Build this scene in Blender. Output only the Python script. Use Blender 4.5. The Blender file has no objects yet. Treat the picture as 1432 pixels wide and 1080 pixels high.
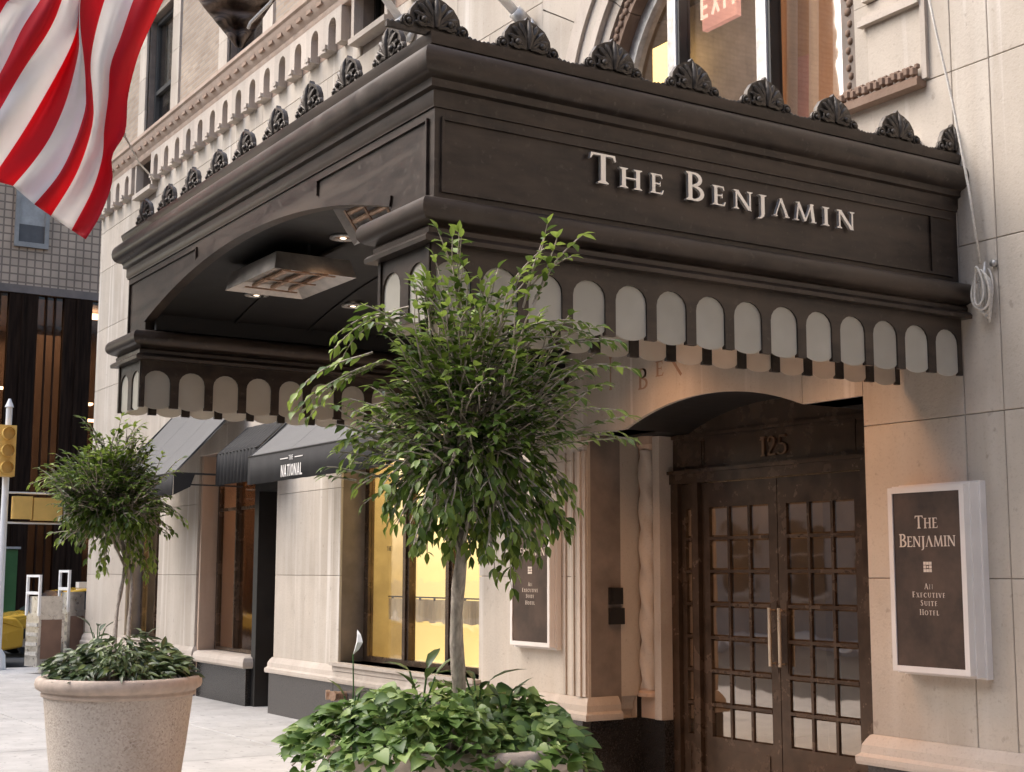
import bpy, bmesh, math, random
from mathutils import Vector, Matrix
import numpy as np
random.seed(7)
rnd = random.random
def U(a, b): return a + (b - a) * random.random()
PI = math.pi
C = bpy.context.scene.collection
sc = bpy.context.scene
# ------------------------------------------------------------------ camera, sky, sun, exposure
RX = Vector((0.5339929, 0.8454853, 0.0024741)); RY = Vector((0.1105399, -0.0727155, 0.9912080)); RZ = Vector((0.8382317, -0.5290246, -0.1322895))
CAM = Vector((0, 0, 1.67))
cd = bpy.data.cameras.new('camera'); cam = bpy.data.objects.new('camera', cd); C.objects.link(cam)
cam.matrix_world = Matrix(((RX.x, RY.x, RZ.x, 0), (RX.y, RY.y, RZ.y, 0), (RX.z, RY.z, RZ.z, 1.67), (0, 0, 0, 1)))
cd.sensor_width = 36; cd.lens = 36 * 1971.6 / 1432; cd.clip_start = .05; cd.clip_end = 2000
sc.camera = cam
w = bpy.data.worlds.new('World'); sc.world = w; w.use_nodes = True
nt = w.node_tree; sky = nt.nodes.new('ShaderNodeTexSky'); sky.sky_type = 'NISHITA'; sky.sun_disc = False
SUN_EL, SUN_AZ = math.radians(46), math.radians(222)      # azimuth measured clockwise from +y
sky.sun_elevation = SUN_EL; sky.sun_rotation = SUN_AZ; sky.dust_density = 3; sky.air_density = 1
bg = nt.nodes['Background']; bg.inputs[1].default_value = .15; nt.links.new(sky.outputs[0], bg.inputs[0])
sd = bpy.data.lights.new('sun', 'SUN'); sun = bpy.data.objects.new('sun', sd); C.objects.link(sun)
sd.energy = 1.5; sd.angle = math.radians(80); sd.color = (1, .95, .88)
sv = Vector((math.sin(SUN_AZ) * math.cos(SUN_EL), math.cos(SUN_AZ) * math.cos(SUN_EL), math.sin(SUN_EL)))
sun.rotation_euler = sv.to_track_quat('Z', 'Y').to_euler()
sc.view_settings.view_transform = 'Standard'; sc.view_settings.look = 'None'; sc.view_settings.gamma = 1
sc.view_settings.exposure = 1.5

# ------------------------------------------------------------------ helpers
def tag(o, label=None, cat=None, group=None, kind=None):
    if label: o['label'] = label
    if cat: o['category'] = cat
    if group: o['group'] = group
    if kind: o['kind'] = kind
    return o
def thing(name, label, cat, loc=(0, 0, 0), rz=0, group=None):
    o = bpy.data.objects.new(name, None); C.objects.link(o); o.location = loc; o.rotation_euler = (0, 0, rz); o.empty_display_size = .1
    return tag(o, label, cat, group)
def link(name, me, parent=None, loc=None, rz=None):
    o = bpy.data.objects.new(name, me); C.objects.link(o)
    if parent: o.parent = parent
    if loc is not None: o.location = loc
    if rz is not None: o.rotation_euler = (0, 0, rz)
    return o
def px(u, v, axis, val):                                     # where the sight line of a photo pixel meets a plane of the street
    d = RX * (u - 716) + RY * (540 - v) - RZ * 1971.6
    i = 'xyz'.index(axis); t = (val - CAM[i]) / d[i]
    return CAM + d * t

class MB:
    def __init__(s): s.v = []; s.f = []; s.m = []; s.mi = 0
    def add(s, vs, fs, mi=None):
        n = len(s.v); s.v += [tuple(p) for p in vs]; s.f += [tuple(i + n for i in f) for f in fs]; s.m += [s.mi if mi is None else mi] * len(fs); return s
    def box(s, x0, x1, y0, y1, z0, z1, mi=None):
        return s.add([(x0, y0, z0), (x1, y0, z0), (x1, y1, z0), (x0, y1, z0), (x0, y0, z1), (x1, y0, z1), (x1, y1, z1), (x0, y1, z1)],
                     [(0, 3, 2, 1), (4, 5, 6, 7), (0, 1, 5, 4), (1, 2, 6, 5), (2, 3, 7, 6), (3, 0, 4, 7)], mi)
    def prism(s, poly, o, u, v, n, d, mi=None):              # polygon (a, b) in the plane o + a u + b v, thickened by d along -n
        o, u, v, n = map(Vector, (o, u, v, n)); k = len(poly)
        area = sum(poly[i][0] * poly[(i + 1) % k][1] - poly[(i + 1) % k][0] * poly[i][1] for i in range(k))
        if (area > 0) != (u.cross(v).dot(n) > 0): poly = poly[::-1]
        fr = [o + u * a + v * b for a, b in poly]; bk = [p - n * d for p in fr]
        return s.add(fr + bk, [tuple(range(k)), tuple(range(2 * k - 1, k - 1, -1))] + [((i + 1) % k, i, i + k, (i + 1) % k + k) for i in range(k)], mi)
    def tube(s, pts, r, n=6, cap=True, mi=None):
        pts = [Vector(p) for p in pts]; rs = r if isinstance(r, (list, tuple)) else [r] * len(pts); vs = []; fs = []
        up = Vector((.3, .2, 1)).normalized()
        for i, p in enumerate(pts):
            t = (pts[min(i + 1, len(pts) - 1)] - pts[max(i - 1, 0)]).normalized()
            a = t.cross(up)
            if a.length < .05: a = t.cross(Vector((1, 0, 0)))
            a.normalize(); b = t.cross(a); up = b.cross(t) if False else up
            for k in range(n):
                an = 2 * PI * k / n; vs.append(p + (a * math.cos(an) + b * math.sin(an)) * rs[i])
        for i in range(len(pts) - 1):
            for k in range(n): fs.append((i * n + k, i * n + (k + 1) % n, (i + 1) * n + (k + 1) % n, (i + 1) * n + k))
        if cap: fs.append(tuple(range(n))[::-1]); fs.append(tuple((len(pts) - 1) * n + k for k in range(n)))
        return s.add(vs, fs, mi)
    def lathe(s, prof, c=(0, 0, 0), n=32, mi=None):
        vs = []; fs = []
        for r, z in prof:
            for k in range(n): an = 2 * PI * k / n; vs.append((c[0] + r * math.cos(an), c[1] + r * math.sin(an), c[2] + z))
        for i in range(len(prof) - 1):
            for k in range(n): fs.append((i * n + k, i * n + (k + 1) % n, (i + 1) * n + (k + 1) % n, (i + 1) * n + k))
        return s.add(vs, fs, mi)
    def ball(s, c, r, n=8, sc_=(1, 1, 1), mi=None):
        vs = []; fs = []
        for i in range(1, n // 2):
            th = PI * i / (n // 2)
            for k in range(n): an = 2 * PI * k / n; vs.append((c[0] + r * sc_[0] * math.sin(th) * math.cos(an), c[1] + r * sc_[1] * math.sin(th) * math.sin(an), c[2] + r * sc_[2] * math.cos(th)))
        R = n // 2 - 1
        for i in range(R - 1):
            for k in range(n): fs.append((i * n + k, (i + 1) * n + k, (i + 1) * n + (k + 1) % n, i * n + (k + 1) % n))
        vs += [(c[0], c[1], c[2] + r * sc_[2]), (c[0], c[1], c[2] - r * sc_[2])]
        for k in range(n): fs.append((R * n, k, (k + 1) % n)); fs.append((R * n + 1, (R - 1) * n + (k + 1) % n, (R - 1) * n + k))
        return s.add(vs, fs, mi)
    def sweep(s, prof, path, closed=False, mi=None):         # prof (outward offset, z) swept along a plan path with mitred corners
        n = len(path); P = [Vector(p) for p in path]; vs = []; fs = []; m = len(prof)
        for i in range(n):
            a = P[i] - P[i - 1] if (i > 0 or closed) else P[1] - P[0]
            b = P[(i + 1) % n] - P[i] if (i < n - 1 or closed) else a
            a = a.normalized(); b = b.normalized()
            na = Vector((a.y, -a.x)); nb = Vector((b.y, -b.x)); mv = na + nb; mv = mv / (mv.length_squared / 2) if mv.length > 1e-6 else na
            for o, z in prof: vs.append((P[i].x + mv.x * o, P[i].y + mv.y * o, z))
        for i in range(n if closed else n - 1):
            j = (i + 1) % n
            for k in range(m - 1): fs.append((i * m + k, j * m + k, j * m + k + 1, i * m + k + 1))
        if not closed:
            fs.append(tuple(range(m))); fs.append(tuple((n - 1) * m + k for k in range(m))[::-1])
        return s.add(vs, fs, mi)
    def mesh(s, name, mats, smooth=False, auto=None):
        me = bpy.data.meshes.new(name); me.from_pydata(s.v, [], s.f)
        for m in (mats if isinstance(mats, (list, tuple)) else [mats]): me.materials.append(m)
        me.polygons.foreach_set('material_index', s.m)
        if smooth or auto:
            me.polygons.foreach_set('use_smooth', [True] * len(me.polygons))
        if auto: me.set_sharp_from_angle(angle=math.radians(auto))
        me.update(); return me
    def build(s, name, mats, parent=None, smooth=False, auto=None, loc=None, fix=True):
        me = s.mesh(name, mats, smooth, auto)
        if fix:
            bm = bmesh.new(); bm.from_mesh(me); bmesh.ops.recalc_face_normals(bm, faces=bm.faces); bm.to_mesh(me); bm.free()
        return link(name, me, parent, loc)

def boxes(name, m, parent, *bs):
    for q in bs: MB().box(*q).build(name, m, parent)
# ------------------------------------------------------------------ materials
def mat(name, col, rough=.7, metal=0, var=.15, scale=3, bump=0, bscale=40, stretch=None, spec=.5, col2=None, emit=None, estr=0, coat=0, detail=6, thr=None, objvar=0):
    m = bpy.data.materials.new(name); m.use_nodes = True; t = m.node_tree; N = t.nodes; L = t.links; b = N['Principled BSDF']
    b.inputs['Roughness'].default_value = rough; b.inputs['Metallic'].default_value = metal; b.inputs['Specular IOR Level'].default_value = spec
    b.inputs['Coat Weight'].default_value = coat
    tc = N.new('ShaderNodeTexCoord'); geo = N.new('ShaderNodeNewGeometry'); mp = N.new('ShaderNodeMapping'); L.new(geo.outputs['Position'], mp.inputs[0])
    if stretch: mp.inputs['Scale'].default_value = stretch
    nz = N.new('ShaderNodeTexNoise'); nz.inputs['Scale'].default_value = scale; nz.inputs['Detail'].default_value = detail; nz.inputs['Roughness'].default_value = .62; L.new(mp.outputs[0], nz.inputs[0])
    rp = N.new('ShaderNodeValToRGB'); c2 = col2 or tuple(max(0, c * (1 - 1.6 * var)) for c in col); c1 = tuple(min(1, c * (1 + var)) for c in col)
    rp.color_ramp.elements[0].position, rp.color_ramp.elements[1].position = thr or (.3, .7)
    rp.color_ramp.elements[0].color = (*c2, 1); rp.color_ramp.elements[1].color = (*c1, 1)
    L.new(nz.outputs[0], rp.inputs[0]); out = rp.outputs[0]
    if objvar:
        oi = N.new('ShaderNodeObjectInfo'); hs = N.new('ShaderNodeHueSaturation'); mr = N.new('ShaderNodeMapRange')
        mr.inputs['To Min'].default_value = 1 - objvar; mr.inputs['To Max'].default_value = 1 + objvar
        L.new(oi.outputs['Random'], mr.inputs['Value']); L.new(mr.outputs[0], hs.inputs['Value']); L.new(out, hs.inputs['Color']); out = hs.outputs[0]
    L.new(out, b.inputs['Base Color'])
    rr = N.new('ShaderNodeMapRange'); rr.inputs['To Min'].default_value = max(.02, rough - .12); rr.inputs['To Max'].default_value = min(1, rough + .12); L.new(nz.outputs[0], rr.inputs[0]); L.new(rr.outputs[0], b.inputs['Roughness'])
    if bump:
        n2 = N.new('ShaderNodeTexNoise'); n2.inputs['Scale'].default_value = bscale; n2.inputs['Detail'].default_value = 8; L.new(geo.outputs['Position'], n2.inputs[0])
        bp = N.new('ShaderNodeBump'); bp.inputs['Strength'].default_value = bump; bp.inputs['Distance'].default_value = .01; L.new(n2.outputs[0], bp.inputs['Height']); L.new(bp.outputs[0], b.inputs['Normal'])
    if emit: b.inputs['Emission Color'].default_value = (*emit, 1); b.inputs['Emission Strength'].default_value = estr
    return m
def weather(m, sc3, lo, hi, col, amt, seed=0, rough=None):
    t = m.node_tree; N = t.nodes; L = t.links; b = N['Principled BSDF']; src = b.inputs['Base Color'].links[0].from_socket; geo = N.new('ShaderNodeNewGeometry')
    mp = N.new('ShaderNodeMapping'); mp.inputs['Scale'].default_value = sc3; mp.inputs['Location'].default_value = (seed, seed, seed); L.new(geo.outputs['Position'], mp.inputs[0])
    nz = N.new('ShaderNodeTexNoise'); nz.inputs['Scale'].default_value = 1; nz.inputs['Detail'].default_value = 7; L.new(mp.outputs[0], nz.inputs[0])
    mr = N.new('ShaderNodeMapRange'); mr.inputs['From Min'].default_value = lo; mr.inputs['From Max'].default_value = hi; mr.inputs['To Max'].default_value = amt; L.new(nz.outputs[0], mr.inputs[0])
    mx = N.new('ShaderNodeMix'); mx.data_type = 'RGBA'; L.new(mr.outputs[0], mx.inputs[0]); L.new(src, mx.inputs[6]); mx.inputs[7].default_value = (*col, 1); L.new(mx.outputs[2], b.inputs['Base Color'])
    if rough is not None:
        r0 = b.inputs['Roughness'].links[0].from_socket; m2 = N.new('ShaderNodeMix'); L.new(mr.outputs[0], m2.inputs[0]); L.new(r0, m2.inputs[2]); m2.inputs[3].default_value = rough; L.new(m2.outputs[0], b.inputs['Roughness'])
def stone_mat(name, base, streak, dark, spk=.0):
    m = mat(name, base, .82, var=.07, scale=1.3, bump=.25, bscale=60, objvar=.13); t = m.node_tree; N = t.nodes; L = t.links; b = N['Principled BSDF']
    src = b.inputs['Base Color'].links[0].from_socket; geo = N.new('ShaderNodeNewGeometry')
    def layer(src, sc3, lo, hi, col, amt, seed):
        mp = N.new('ShaderNodeMapping'); mp.inputs['Scale'].default_value = sc3; mp.inputs['Location'].default_value = (seed, seed, seed); L.new(geo.outputs['Position'], mp.inputs[0])
        nz = N.new('ShaderNodeTexNoise'); nz.inputs['Scale'].default_value = 1; nz.inputs['Detail'].default_value = 5; L.new(mp.outputs[0], nz.inputs[0])
        mr = N.new('ShaderNodeMapRange'); mr.inputs['From Min'].default_value = lo; mr.inputs['From Max'].default_value = hi; mr.inputs['To Max'].default_value = amt; L.new(nz.outputs[0], mr.inputs[0])
        mx = N.new('ShaderNodeMix'); mx.data_type = 'RGBA'; L.new(mr.outputs[0], mx.inputs[0]); L.new(src, mx.inputs[6]); mx.inputs[7].default_value = (*col, 1); return mx.outputs[2]
    src = layer(src, (5, 5, .3), .50, .72, streak, .5, 3); src = layer(src, (4, 4, .5), .55, .8, dark, .4, 11); src = layer(src, (2.2, 2.2, 1.6), .55, .8, dark, .4, 23)
    src = layer(src, (60, 60, 60), .55, .7, dark, .25, 5)
    L.new(src, b.inputs['Base Color']); return m
def tint(name, c, r=.5, **k): return mat(name, c, r, **k)
STONE = stone_mat('limestone', (.48, .42, .35), (.60, .555, .49), (.30, .245, .19))
STONE_TRIM = stone_mat('carved limestone', (.49, .425, .36), (.58, .525, .46), (.27, .21, .17))
STONE_WARM = stone_mat('tan stone', (.50, .36, .265), (.56, .43, .33), (.36, .25, .18))
weather(STONE, (1.1, 1.1, .5), .50, .78, (.31, .26, .215), .55, 2); weather(STONE, (8, 8, .22), .60, .70, (.70, .66, .61), .6, 7); weather(STONE, (18, 18, 14), .66, .74, (.26, .21, .17), .5, 1)
MORTAR = mat('mortar', (.22, .18, .15), .95, var=.2)
GRANITE = mat('polished dark granite', (.062, .056, .052), .32, var=.3, scale=90, detail=2)
BLACKG = mat('black granite', (.022, .02, .019), .25, var=.3, scale=70, detail=2)
BRONZE = mat('painted bronze', (.040, .028, .021), .40, metal=.3, coat=.08, var=.35, scale=5, bump=.05, bscale=30, stretch=(1, 1, 3), spec=.5)
weather(BRONZE, (.9, .9, 9), .48, .74, (.085, .062, .046), .8, 4, .65); weather(BRONZE, (7, 7, .8), .55, .75, (.07, .055, .044), .55, 9, .6); weather(BRONZE, (26, 26, 26), .62, .70, (.11, .09, .075), .5, 2, .8)
BRONZE_L = mat('bronze cresting', (.085, .072, .06), .48, metal=.45, var=.35, scale=30, bump=.2, bscale=90)
DOORB = mat('brown bronze', (.105, .070, .048), .26, metal=.55, var=.25, scale=5, bump=.04)
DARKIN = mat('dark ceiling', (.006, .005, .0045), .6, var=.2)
BRASS = mat('polished brass', (.9, .78, .62), .3, metal=.8, var=.1)
CHROME = mat('brushed steel', (.62, .60, .57), .3, metal=.9, var=.15, scale=12)
STEELW = mat('galvanised metal', (.5, .48, .45), .45, metal=.5, var=.2, scale=15)
SILVER = mat('silver lettering', (.85, .81, .76), .3, metal=.55, var=.05)
LETTERP = mat('pale lettering', (.72, .62, .52), .5, var=.05)
PLAQUE = mat('brown plaque', (.078, .049, .034), .45, metal=.2, var=.35, scale=4, detail=8)
WHITEST = mat('white painted frame', (.74, .70, .66), .5, var=.05)
COPPER = mat('copper tube', (.50, .33, .23), .35, metal=.7, var=.25, scale=25)
HEATERM = mat('dull aluminium', (.42, .38, .34), .38, metal=.6, var=.2, scale=8)
SIDEWALK = mat('concrete slab', (.46, .445, .425), .85, var=.10, scale=2.5, bump=.25, bscale=120, objvar=.07); weather(SIDEWALK, (1.3, 1.3, 1), .5, .75, (.30, .285, .27), .6, 3); weather(SIDEWALK, (11, 11, 1), .62, .69, (.20, .19, .18), .8, 8)
ASPHALT = mat('asphalt', (.06, .058, .056), .9, var=.25, scale=30, bump=.5, bscale=200)
KERBM = mat('kerb stone', (.36, .34, .32), .85, var=.15)
TERRA = None
SOIL = mat('soil', (.035, .024, .017), .95, var=.4, scale=40, bump=.8, bscale=90)
BARK = mat('pale bark', (.42, .36, .30), .85, var=.3, scale=20, stretch=(3, 3, 1), bump=.5, bscale=60)
AWNF = mat('grey awning cloth', (.135, .132, .128), .8, var=.06, scale=3, bump=.1, bscale=300)
AWNB = mat('black awning cloth', (.018, .017, .017), .8, var=.15, scale=8)
WHITEP = mat('white print', (.75, .72, .68), .7, var=.03)
BLACKM = mat('black metal', (.015, .014, .013), .45, var=.2)
FLAGR = mat('red cloth', (.62, .018, .035), .75, var=.08, scale=4)
FLAGW = mat('white cloth', (.86, .84, .82), .75, var=.04, scale=4)
def cloth(m, f, col):
    t = m.node_tree; N = t.nodes; L = t.links; tl = N.new('ShaderNodeBsdfTranslucent'); tl.inputs[0].default_value = (*col, 1); mx = N.new('ShaderNodeMixShader'); mx.inputs[0].default_value = f
    L.new(N['Principled BSDF'].outputs[0], mx.inputs[1]); L.new(tl.outputs[0], mx.inputs[2]); L.new(mx.outputs[0], N['Material Output'].inputs[0])
cloth(FLAGR, .45, (.85, .03, .05)); cloth(FLAGW, .45, (.93, .92, .90))
FLAGD = mat('brown striped cloth', (.15, .11, .085), .85, var=.5, scale=2.2, stretch=(.6, .6, 9))
ROPE = mat('rope', (.60, .56, .50), .85, var=.15, scale=60)
WHITEM = mat('white enamel', (.80, .79, .77), .4, var=.03)
YEL = mat('traffic yellow', (.72, .46, .12), .5, var=.08)
TAXI = mat('taxi yellow', (.78, .45, .05), .25, coat=.5, var=.03)
GREEN = mat('green enamel', (.045, .12, .03), .5, var=.1)
RUBBER = mat('tyre rubber', (.02, .02, .02), .8)
TILE2 = None
LAMP = mat('lamp lens', (.9, .8, .7), .5, emit=(1, .80, .58), estr=2.2)
LAMPS = mat('interior lamp', (.9, .8, .7), .5, emit=(1, .80, .58), estr=9)
GLOWY = mat('lit yellow blind', (.75, .55, .22), .8, var=.05, emit=(1, .82, .36), estr=.42)
BROWNW = mat('brown panelled wall', (.13, .090, .068), .5, var=.25, scale=1.5, stretch=(1, 1, .4))
LOBBY = mat('lobby wall', (.30, .22, .15), .5, var=.3, scale=1.5)
EXITP = mat('exit sign face', (.70, .36, .32), .5, emit=(.9, .45, .40), estr=.3)
EXITW = mat('exit sign letters', (.9, .75, .7), .5, emit=(1, .85, .75), estr=.5)
FLAGREFLA = mat('ochre flag reflection', (.55, .27, .12), .8, var=.12, stretch=(1, 1, .3)); FLAGREFLB = mat('cream flag reflection', (.74, .56, .45), .8, var=.08, stretch=(1, 1, .3)); FLAGREFLC = mat('rose flag reflection', (.62, .25, .20), .8, var=.1)  # stripe colours that paint the flag's reflection in the arched window
def glass(name, tintc, refl=.22, rough=.03, dirt=.0):
    m = bpy.data.materials.new(name); m.use_nodes = True; t = m.node_tree; N = t.nodes; L = t.links; N.remove(N['Principled BSDF']); o = N['Material Output']
    tr = N.new('ShaderNodeBsdfTransparent'); tr.inputs[0].default_value = (*tintc, 1); g = N.new('ShaderNodeBsdfGlossy'); g.inputs['Roughness'].default_value = rough; g.inputs[0].default_value = (1, .88, .76, 1) if 'door' in name or 'shop' in name else (1, .97, .93, 1)
    lw = N.new('ShaderNodeLayerWeight'); fr = N.new('ShaderNodeMath'); fr.operation = 'POWER'; fr.inputs[1].default_value = 4; L.new(lw.outputs['Facing'], fr.inputs[0]); ad = N.new('ShaderNodeMath'); ad.operation = 'ADD'; ad.inputs[1].default_value = refl; ad.use_clamp = True
    L.new(fr.outputs[0], ad.inputs[0]); mx = N.new('ShaderNodeMixShader'); L.new(ad.outputs[0], mx.inputs[0]); L.new(tr.outputs[0], mx.inputs[1]); L.new(g.outputs[0], mx.inputs[2])
    geo = N.new('ShaderNodeNewGeometry'); nz = N.new('ShaderNodeTexNoise'); nz.inputs['Scale'].default_value = 2.3; L.new(geo.outputs['Position'], nz.inputs[0])
    bp = N.new('ShaderNodeBump'); bp.inputs['Strength'].default_value = .03 if 'arched' in name else .12; bp.inputs['Distance'].default_value = .02; L.new(nz.outputs[0], bp.inputs['Height']); L.new(bp.outputs[0], g.inputs['Normal'])
    L.new(mx.outputs[0], o.inputs[0]); return m
DOORGL = glass('door glass', (.50, .41, .33), .36, .03)
UPWIN = glass('arched window glass', (.92, .88, .82), .20, .02)
WINGL = glass('window glass', (.9, .88, .84), .06, .02)
SHOPGL = glass('shop glass', (.6, .5, .42), .28, .06)
UPGL = glass('sash glass', (.62, .62, .60), .16, .05)
DARKGL = glass('dark curtain glass', (.5, .42, .36), .02, .08)
def frosted():
    m = bpy.data.materials.new('frosted glass'); m.use_nodes = True; t = m.node_tree; N = t.nodes; L = t.links; b = N['Principled BSDF']; o = N['Material Output']
    b.inputs['Base Color'].default_value = (.56, .53, .485, 1); b.inputs['Roughness'].default_value = .35
    tl = N.new('ShaderNodeBsdfTranslucent'); tl.inputs[0].default_value = (.66, .60, .54, 1); mx = N.new('ShaderNodeMixShader'); mx.inputs[0].default_value = .45
    L.new(b.outputs[0], mx.inputs[1]); L.new(tl.outputs[0], mx.inputs[2]); L.new(mx.outputs[0], o.inputs[0])
    geo = N.new('ShaderNodeNewGeometry'); nz = N.new('ShaderNodeTexNoise'); nz.inputs['Scale'].default_value = 7; L.new(geo.outputs['Position'], nz.inputs[0])
    rp = N.new('ShaderNodeValToRGB'); rp.color_ramp.elements[0].color = (.44, .43, .37, 1); rp.color_ramp.elements[1].color = (.66, .65, .58, 1); L.new(nz.outputs[0], rp.inputs[0]); L.new(rp.outputs[0], b.inputs['Base Color'])
    oi = N.new('ShaderNodeObjectInfo'); hs = N.new('ShaderNodeHueSaturation'); mr = N.new('ShaderNodeMapRange'); mr.inputs['To Min'].default_value = .86; mr.inputs['To Max'].default_value = 1.1; L.new(oi.outputs['Random'], mr.inputs[0]); L.new(mr.outputs[0], hs.inputs['Value']); L.new(rp.outputs[0], hs.inputs['Color']); L.new(hs.outputs[0], b.inputs['Base Color']); return m
FROST = frosted()
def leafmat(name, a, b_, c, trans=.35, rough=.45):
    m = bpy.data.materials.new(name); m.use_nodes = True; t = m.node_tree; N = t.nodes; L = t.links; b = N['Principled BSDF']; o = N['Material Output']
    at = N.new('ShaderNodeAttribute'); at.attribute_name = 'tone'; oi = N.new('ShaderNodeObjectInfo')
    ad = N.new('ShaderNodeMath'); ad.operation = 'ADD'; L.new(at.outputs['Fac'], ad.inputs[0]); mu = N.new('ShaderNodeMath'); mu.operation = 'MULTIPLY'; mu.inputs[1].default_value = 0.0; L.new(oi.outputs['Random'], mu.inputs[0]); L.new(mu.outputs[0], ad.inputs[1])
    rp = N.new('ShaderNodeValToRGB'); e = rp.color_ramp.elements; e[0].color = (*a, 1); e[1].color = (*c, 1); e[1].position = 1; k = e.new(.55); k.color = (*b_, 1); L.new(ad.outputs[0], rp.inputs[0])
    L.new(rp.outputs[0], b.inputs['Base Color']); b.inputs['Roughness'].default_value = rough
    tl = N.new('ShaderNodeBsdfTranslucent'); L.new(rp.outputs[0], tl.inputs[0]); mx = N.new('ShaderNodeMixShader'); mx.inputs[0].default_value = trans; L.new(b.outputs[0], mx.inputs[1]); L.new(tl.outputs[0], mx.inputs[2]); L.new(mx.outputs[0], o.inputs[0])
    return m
LEAF = leafmat('ficus leaf', (.025, .048, .008), (.082, .140, .020), (.32, .42, .08), .32)
IVY = leafmat('ivy leaf', (.03, .065, .016), (.12, .21, .045), (.40, .50, .16), .25)
LILYM = leafmat('lily leaf', (.022, .038, .016), (.06, .095, .032), (.22, .28, .10), .15, .35)
def brickmat(name, c1, c2, mortar, bw, bh, sx='x', m_=.012):
    m = bpy.data.materials.new(name); m.use_nodes = True; t = m.node_tree; N = t.nodes; L = t.links; b = N['Principled BSDF']; b.inputs['Roughness'].default_value = .85
    geo = N.new('ShaderNodeNewGeometry'); sp = N.new('ShaderNodeSeparateXYZ'); cb = N.new('ShaderNodeCombineXYZ'); L.new(geo.outputs['Position'], sp.inputs[0]); L.new(sp.outputs[0 if sx == 'x' else 1], cb.inputs[0]); L.new(sp.outputs[2], cb.inputs[1])
    br = N.new('ShaderNodeTexBrick'); br.inputs['Color1'].default_value = (*c1, 1); br.inputs['Color2'].default_value = (*c2, 1); br.inputs['Mortar'].default_value = (*mortar, 1); br.inputs['Scale'].default_value = 1
    br.inputs['Mortar Size'].default_value = m_; br.inputs['Brick Width'].default_value = bw; br.inputs['Row Height'].default_value = bh; L.new(cb.outputs[0], br.inputs[0])
    nz = N.new('ShaderNodeTexNoise'); nz.inputs['Scale'].default_value = 1.1; L.new(geo.outputs['Position'], nz.inputs[0]); mx = N.new('ShaderNodeMix'); mx.data_type = 'RGBA'; mx.blend_type = 'MULTIPLY'; mx.inputs[0].default_value = .5
    L.new(br.outputs[0], mx.inputs[6]); L.new(nz.outputs[0], mx.inputs[7]); L.new(mx.outputs[2], b.inputs['Base Color'])
    bp = N.new('ShaderNodeBump'); bp.inputs['Strength'].default_value = .5; bp.inputs['Distance'].default_value = .01; bp.invert = True; L.new(br.outputs['Fac'], bp.inputs['Height']); L.new(bp.outputs[0], b.inputs['Normal']); return m
BRICK = brickmat('buff brick', (.52, .41, .31), (.40, .30, .22), (.42, .36, .30), .21, .075)
TILEB = brickmat('grey tile cladding', (.62, .43, .29), (.54, .37, .25), (.28, .19, .13), .24, .24, 'y', .025); [setattr(n_, 'offset', 0) for n_ in TILEB.node_tree.nodes if n_.type == 'TEX_BRICK']
def planter_mat():
    m = mat('washed aggregate', (.50, .42, .35), .85, var=.05, bump=.6, bscale=90); t = m.node_tree; N = t.nodes; L = t.links; b = N['Principled BSDF']
    geo = N.new('ShaderNodeNewGeometry'); v = N.new('ShaderNodeTexVoronoi'); v.inputs['Scale'].default_value = 95; L.new(geo.outputs['Position'], v.inputs[0])
    rp = N.new('ShaderNodeValToRGB'); e = rp.color_ramp.elements; e[0].color = (.14, .11, .09, 1); e[1].color = (.66, .61, .54, 1); k = e.new(.22); k.color = (.42, .35, .29, 1); k = e.new(.55); k.color = (.56, .50, .43, 1)
    L.new(v.outputs['Color'], rp.inputs[0]); nz = N.new('ShaderNodeTexNoise'); nz.inputs['Scale'].default_value = 4; L.new(geo.outputs['Position'], nz.inputs[0])
    mx = N.new('ShaderNodeMix'); mx.data_type = 'RGBA'; L.new(nz.outputs[0], mx.inputs[0]); L.new(rp.outputs[0], mx.inputs[6]); mx.inputs[7].default_value = (.50, .44, .38, 1); L.new(mx.outputs[2], b.inputs['Base Color']); weather(m, (3, 3, 1.2), .55, .8, (.26, .21, .17), .5, 6); return m
TERRA = planter_mat()
RIMM = mat('planter rim', (.50, .41, .34), .8, var=.12, scale=14, bump=.3, bscale=120)

# ------------------------------------------------------------------ glyphs (unit height), as lists of outline polygons
def stroke(pts, ws):
    P = [Vector(p) for p in pts]; n = len(P); ws = ws if isinstance(ws, (list, tuple)) else [ws] * n; L_ = []; R_ = []
    for i in range(n):
        t = (P[min(i + 1, n - 1)] - P[max(i - 1, 0)]).normalized(); q = Vector((-t.y, t.x)) * ws[i] / 2; L_.append(tuple(P[i] + q)); R_.append(tuple(P[i] - q))
    return L_ + R_[::-1]
def arc(cx, cy, rx, ry, a0, a1, w0, w1, n=10):
    pts = []; ws = []
    for i in range(n + 1):
        a = math.radians(a0 + (a1 - a0) * i / n); pts.append((cx + rx * math.cos(a), cy + ry * math.sin(a))); k = abs(math.cos(a)); ws.append(w0 + (w1 - w0) * k)
    return stroke(pts, ws)
def R4(x0, x1, y0, y1): return [(x0, y0), (x1, y0), (x1, y1), (x0, y1)]
def stem(x, w=.15, top=True, bot=True, y0=0, y1=1, s=.09):
    r = [R4(x - w / 2, x + w / 2, y0, y1)]
    if top: r.append([(x - w / 2 - s, y1), (x - w / 2 - s, y1 - .035), (x - w / 2, y1 - .1), (x + w / 2, y1 - .1), (x + w / 2 + s, y1 - .035), (x + w / 2 + s, y1)])
    if bot: r.append([(x - w / 2 - s, y0), (x + w / 2 + s, y0), (x + w / 2 + s, y0 + .035), (x + w / 2, y0 + .1), (x - w / 2, y0 + .1), (x - w / 2 - s, y0 + .035)])
    return r
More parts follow.
